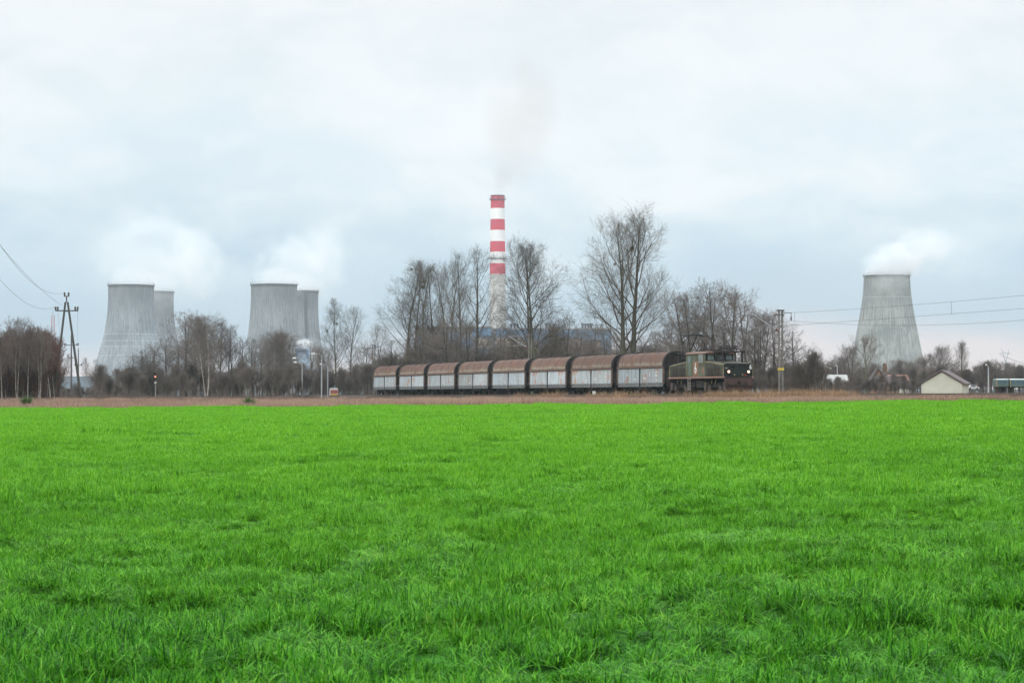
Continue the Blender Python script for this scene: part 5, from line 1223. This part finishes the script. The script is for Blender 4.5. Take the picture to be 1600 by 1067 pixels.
def lamp(px, pt, Y, heads, label, matl=M_galv):
    b = at(px, 619, Y); b.z = gz(b.x, Y); e = empty('street_lamp', b); tag(e, label, 'street lamp'); k = Y / F
    zt = at(px, pt, Y).z - b.z
    part('pole', matl, e, lambda m: m.tube([(0, 0, 0), (0, 0, zt * .55), (0, 0, zt)], [.12, .09, .06], 8))
    for (hx, hy) in heads:
        X = (hx - px) * k; z = at(px, hy, Y).z - b.z
        a = part('arm', matl, e, lambda m: m.tube([(0, 0, min(z - .3, zt)), (X * .3, 0, z - .05), (X * .8, 0, z)], .035, 6))
        part('lamp_head', M_white, a, lambda m: m.add([(X * .75, -.15, z - .06), (X * 1.12, -.13, z - .03), (X * 1.12, .13, z - .03), (X * .75, .15, z - .06), (X * .78, -.1, z + .12), (X * 1.08, -.08, z + .08), (X * 1.08, .08, z + .08), (X * .78, .1, z + .12)], [(0, 3, 2, 1), (4, 5, 6, 7), (0, 1, 5, 4), (1, 2, 6, 5), (2, 3, 7, 6), (3, 0, 4, 7)]))
lamp(472, 562, 300, ((458.5, 559.5), (460, 566)), 'street lamp with two stacked heads below the pale blue building')
lamp(502.5, 556, 300, ((488, 552.5),), 'tall street lamp with one long arm right of the double one')
lamp(512, 572, 325, ((500.5, 569),), 'shorter street lamp behind the brush right of the tall one')
lamp(1544.5, 574, 262, ((1540.5, 570),), 'white street lamp near the green coaches at right')
lamp(1308.5, 571, 340, ((1306, 571.5),), 'thin grey street lamp right of the small wind turbines')
# railway signal with lit orange lamp
Y = 292; b = at(243, 619, Y); b.z = gz(b.x, Y); e = empty('railway_signal', b); tag(e, 'railway signal showing an orange light before the left cooling towers', 'signal')
zt = at(243, 583, Y).z - b.z; m, t, p = newmat('orange_lens'); p.inputs['Emission Color'].default_value = (1, .22, .04, 1); p.inputs['Emission Strength'].default_value = 3; M_or = m
part('post', M_galv, e, lambda m: m.tube([(0, 0, 0), (0, 0, zt)], .07, 8)); hd = part('signal_head', M_black, e, lambda m: m.box((0, -.1, zt - .5), (.5, .15, 1.2)))
part('lit_lens', M_or, hd, lambda m: m.tube([(0, -.18, zt - .5), (0, -.2, zt - .5)], .12, 12)); part('sign_plate', M_white, e, lambda m: m.box((0, -.1, zt - 1.35), (.3, .03, .3)))
# van
Y = 282; b = at(522, 619, Y); b.z = gz(b.x, Y) + .35; e = empty('parked_van', b, .12); tag(e, 'small van with white roof, red back and yellow stripe in brush by the train', 'van')
M_vw = mat('van_white', (.45, .45, .45), .4); M_vr = mat('van_red', (.24, .08, .08), .5); M_vy = mat('van_yellow', (.4, .29, .08), .5)
part('body', M_vw, e, lambda m: m.prism([(-.55, .2), (.55, .2), (.55, 1.0), (.47, 1.28), (-.47, 1.28), (-.55, 1.0)], 'y', 0, 3.2)); part('rear_door', M_vr, e, lambda m: m.box((0, -.02, .78), (1.0, .05, .5)))
part('stripe', M_vy, e, lambda m: m.box((0, -.03, .38), (1.06, .05, .26))); part('bumper', M_black, e, lambda m: m.box((0, -.08, .2), (1.08, .12, .12)))
for sx in (-1, 1):
    for y in (.6, 2.6): part('wheel', M_black, e, lambda m: m.tube([(sx * .4, y, .22), (sx * .54, y, .22)], .22, 14))
# white car on the right
Y = 300; b = at(1520, 608.5, Y); e = empty('parked_car', b, .05); b0_ = gz(b.x, Y); e.location.z = max(b0_, b.z - .1); tag(e, 'small white car parked left of the white street lamp', 'car')
part('body', M_vw, e, lambda m: m.prism([(-.8, .18), (.85, .18), (.9, .42), (.5, .5), (.25, .75), (-.35, .75), (-.65, .48), (-.85, .42)], 'y', -.4, .4)); part('windows', M_dkblue, e, lambda m: m.prism([(.4, .5), (.2, .7), (-.3, .7), (-.52, .5)], 'y', -.41, .41))
for sx in (-.5, .55): part('wheel', M_black, e, lambda m: (m.tube([(sx, -.42, .17), (sx, -.3, .17)], .17, 12), m.tube([(sx, .3, .17), (sx, .42, .17)], .17, 12)))
# green coaches
M_coach = mat('dark_green_coach', (0.075, 0.12, 0.11), .6, (0.05, 0.08, 0.075), .8); M_coachr = mat('coach_roof', (.45, .5, .5), .6, (.25, .3, .3), .6)
for (x0, x1, lab) in ((1557, 1577, 'dark green railway coach with pale roof at the right edge'), (1578, 1625, 'second green railway coach cut off by the right edge')):
    Y = 270; cx = (x0 + x1) / 2; b = at(cx, 606, Y); e = empty('railway_coach', b); e.location.z = at(cx, 606.5, Y).z; tag(e, lab, 'coach', 'green coaches on the right'); w = (x1 - x0) / 2 * Y / F - .08
    H = at(cx, 592, Y).z - at(cx, 606.5, Y).z
    part('body', M_coach, e, lambda m: m.box((0, 1.2, H * .55), (2 * w, 2.4, H * .75))); part('roof', M_coachr, e, lambda m: m.prism([(0, H * .92), (.3, H * 1.0), (1.2, H * 1.03), (2.1, H * 1.0), (2.4, H * .92)], 'x', -w, w))
    part('windows', M_dkblue, e, lambda m: [m.box((-w + .35 + i * .62, -.02, H * .66), (.36, .05, H * .22)) for i in range(int(2 * w / .62))])
    part('corner_trim', M_yellow, e, lambda m: m.box((-w - .02, -.01, H * .5), (.1, .1, H * .8)))
    part('underframe', M_under, e, lambda m: (m.box((0, 1.2, H * .12), (2 * w - .1, 2.0, .12)), [m.tube([(sx, .2, .1), (sx, 2.2, .1)], .2, 12) for sx in (-w + .4, w - .4)], [m.box((sx, 1.2, -.55), (.3, 1.8, 1.3)) for sx in (-w + .4, w - .4)]))
# white marker stone by the track
b = trk(218.6, -3.4); b.z = 1.45; e = empty('marker_post', b); tag(e, 'small white trackside marker post in front of the wagons', 'marker post')
part('post', M_conc, e, lambda m: m.box((0, 0, .35), (.14, .14, .9))); part('plate', M_white, e, lambda m: m.box((0, -.08, .62), (.36, .03, .34)))
# small green shrub at the left edge of the verge
for px, Y, lab in ((41, 196, 'small green evergreen bush in the dry verge at far left'), (390, 178, 'tiny dark conifer in the dry verge below the second towers')):
    b = at(px, 619, Y); b.z = gz(b.x, Y)
    me = blades('bush', int(px), 260, .5, .85, .05, .9, M_bush if 'M_bush' in globals() else globals().setdefault('M_bush', foliage_mat('bush_leaf', [(.3, (.03, .07, .015)), (.8, (.08, .14, .03))], .6, .3, 1.)), round_=True)
    o = bpy.data.objects.new('evergreen_bush', me); COL.objects.link(o); o.location = b; o.scale = (1.3, 1.3, 1.3 if px < 100 else .9); tag(o, lab, 'bush')

# ------------------------------------------------------------------ steam, smoke, haze
def cloud(name, label, px, py, Y, rx, rz_, dens, seed, kind=(1, 1, 1), aniso=.2, ns=1.6, skew=0.0, ry=None, sharp=.35, absb=None, off=.12):
    """soft body of vapour filling an ellipsoid of px radii rx, rz_ about (px, py)"""
    c = at(px, py, Y); k = Y / F
    import bmesh
    bm = bmesh.new(); bmesh.ops.create_icosphere(bm, subdivisions=3, radius=1.0); me = bpy.data.meshes.new(name); bm.to_mesh(me); bm.free()
    o = bpy.data.objects.new(name, me); COL.objects.link(o); o.location = c; o.scale = (rx * k, (ry or rx * .75) * k, rz_ * k); o.rotation_euler.y = skew
    m = bpy.data.materials.new(name); m.use_nodes = True; t = m.node_tree; t.nodes.clear()
    co = N(t, 'ShaderNodeTexCoord').outputs['Object']
    ln = N(t, 'ShaderNodeVectorMath', operation='LENGTH'); L(t, co, ln.inputs[0])
    nz = noise(t, mapping(t, co, (1, 1, 1), (seed * 3.7, seed * 1.3, seed)), ns, 5, .6, .3)
    v = mth(t, 'ADD', mth(t, 'SUBTRACT', 1.0 + off, ln.outputs['Value']), mth(t, 'MULTIPLY', mth(t, 'SUBTRACT', nz, .55), 3.0))
    edge = ramp(t, ln.outputs['Value'], [(.75, 1.), (.99, 0.)])
    d = mth(t, 'MULTIPLY', mth(t, 'MULTIPLY', ramp(t, v, [(.05, 0.), (.05 + sharp, 1.)], 'EASE'), edge), dens)
    pv = N(t, 'ShaderNodeVolumePrincipled'); pv.inputs['Color'].default_value = (*kind, 1); pv.inputs['Anisotropy'].default_value = aniso
    L(t, d, pv.inputs['Density']); pv.inputs['Density Attribute'].default_value = ''
    if absb: pv.inputs['Absorption Color'].default_value = (*absb, 1)
    out = N(t, 'ShaderNodeOutputMaterial'); L(t, pv.outputs[0], out.inputs['Volume'])
    me.materials.append(m); tag(o, label, name.replace('_', ' '), kind='stuff'); return o
ST = (.89, .91, .925)
cloud('steam_plume', 'white steam drifting up from the left pair of cooling towers', 232, 402, 1945, 112, 92, .022, 1, ST, skew=.1, ry=45, ns=2.2, sharp=1.1, off=.28)
cloud('steam_plume', 'white steam bulging at the right of the left cooling towers', 298, 412, 2030, 62, 78, .026, 12, ST, skew=-.2, ry=40, ns=1.9, sharp=1.1, off=.28)
cloud('steam_plume', 'white steam above the front tower of the second pair', 452, 412, 1940, 64, 60, .026, 3, ST, skew=-.3, ry=40, ns=2.1, sharp=1.1, off=.28)
cloud('steam_plume', 'white steam drifting right from the rear tower of the second pair', 503, 412, 2030, 56, 78, .025, 13, ST, skew=.1, ry=40, ns=1.9, sharp=1.1, off=.28)
cloud('steam_plume', 'dense white steam rolling off the right cooling tower', 1396, 411, 1800, 58, 40, .055, 4, ST, skew=-.2, ry=42, ns=2.2, sharp=.8, off=.25)
cloud('steam_plume', 'white steam leaning right above the right cooling tower', 1440, 392, 1810, 62, 46, .028, 14, ST, skew=-.5, ry=40, ns=2.0, sharp=1.0, off=.2)
cloud('steam_plume', 'thin steam trailing away to the right of the right cooling tower', 1490, 395, 1800, 110, 62, .012, 5, ST, ry=40, sharp=.9, ns=1.8)
cloud('steam_plume', 'wisps of steam curling down the face of the right cooling tower', 1393, 438, 1768, 38, 32, .034, 6, ST, ry=10, ns=2.8)
cloud('steam_plume', 'steam welling out of the mouth of the striped front left tower', 206, 436, 1915, 40, 26, .032, 21, ST, ry=30, ns=2.8, sharp=1.1, off=.35)
cloud('steam_plume', 'steam welling out of the mouth of the rear left tower', 246, 444, 2025, 42, 24, .032, 22, ST, ry=30, ns=2.8, sharp=1.1, off=.35)
cloud('steam_plume', 'steam welling out of the front tower of the second pair', 430, 436, 1915, 38, 24, .032, 23, ST, ry=30, ns=2.8, sharp=1.1, off=.35)
cloud('steam_plume', 'steam welling out of the rear tower of the second pair', 470, 444, 2025, 40, 24, .032, 24, ST, ry=30, ns=2.8, sharp=1.1, off=.35)
cloud('steam_plume', 'steam welling thickly out of the lone right tower', 1385, 428, 1800, 40, 18, .08, 25, ST, ry=36, ns=2.2, sharp=.7, off=.35)
cloud('steam_plume', 'small bright steam puff over the pale blue plant building', 476, 538, 1450, 17, 11, .16, 7, ST, ry=14, ns=2.2)
cloud('steam_plume', 'faint steam veil below the second cooling towers', 490, 552, 1500, 30, 20, .02, 8, ST, ry=14)
cloud('chimney_smoke', 'faint yellowish smoke drifting up from the striped chimney', 814, 190, 1850, 68, 124, .0075, 9, (.50, .42, .33), skew=.12, ry=40, ns=1.1, sharp=1.2, off=.35)
cloud('chimney_smoke', 'thin brownish smoke leaving the mouth of the striped chimney', 785, 281, 1850, 19, 34, .022, 15, (.56, .48, .38), skew=.18, ry=11, ns=1.3, sharp=1.0, off=.3)
hz = MB().box((0, 1300, 172), (2420, 2940, 350)).build('haze', M_white); hz.data.materials.clear(); tag(hz, kind='stuff')
m = bpy.data.materials.new('haze_air'); m.use_nodes = True; t = m.node_tree; t.nodes.clear()
pv = N(t, 'ShaderNodeVolumePrincipled'); pv.inputs['Color'].default_value = (.74, .87, 1.0, 1); pv.inputs['Density'].default_value = .00009; pv.inputs['Anisotropy'].default_value = .1; pv.inputs['Density Attribute'].default_value = ''
out = N(t, 'ShaderNodeOutputMaterial'); L(t, pv.outputs[0], out.inputs['Volume']); hz.data.materials.append(m)
tag(hz, 'pale even haze filling the air over the fields', 'haze')
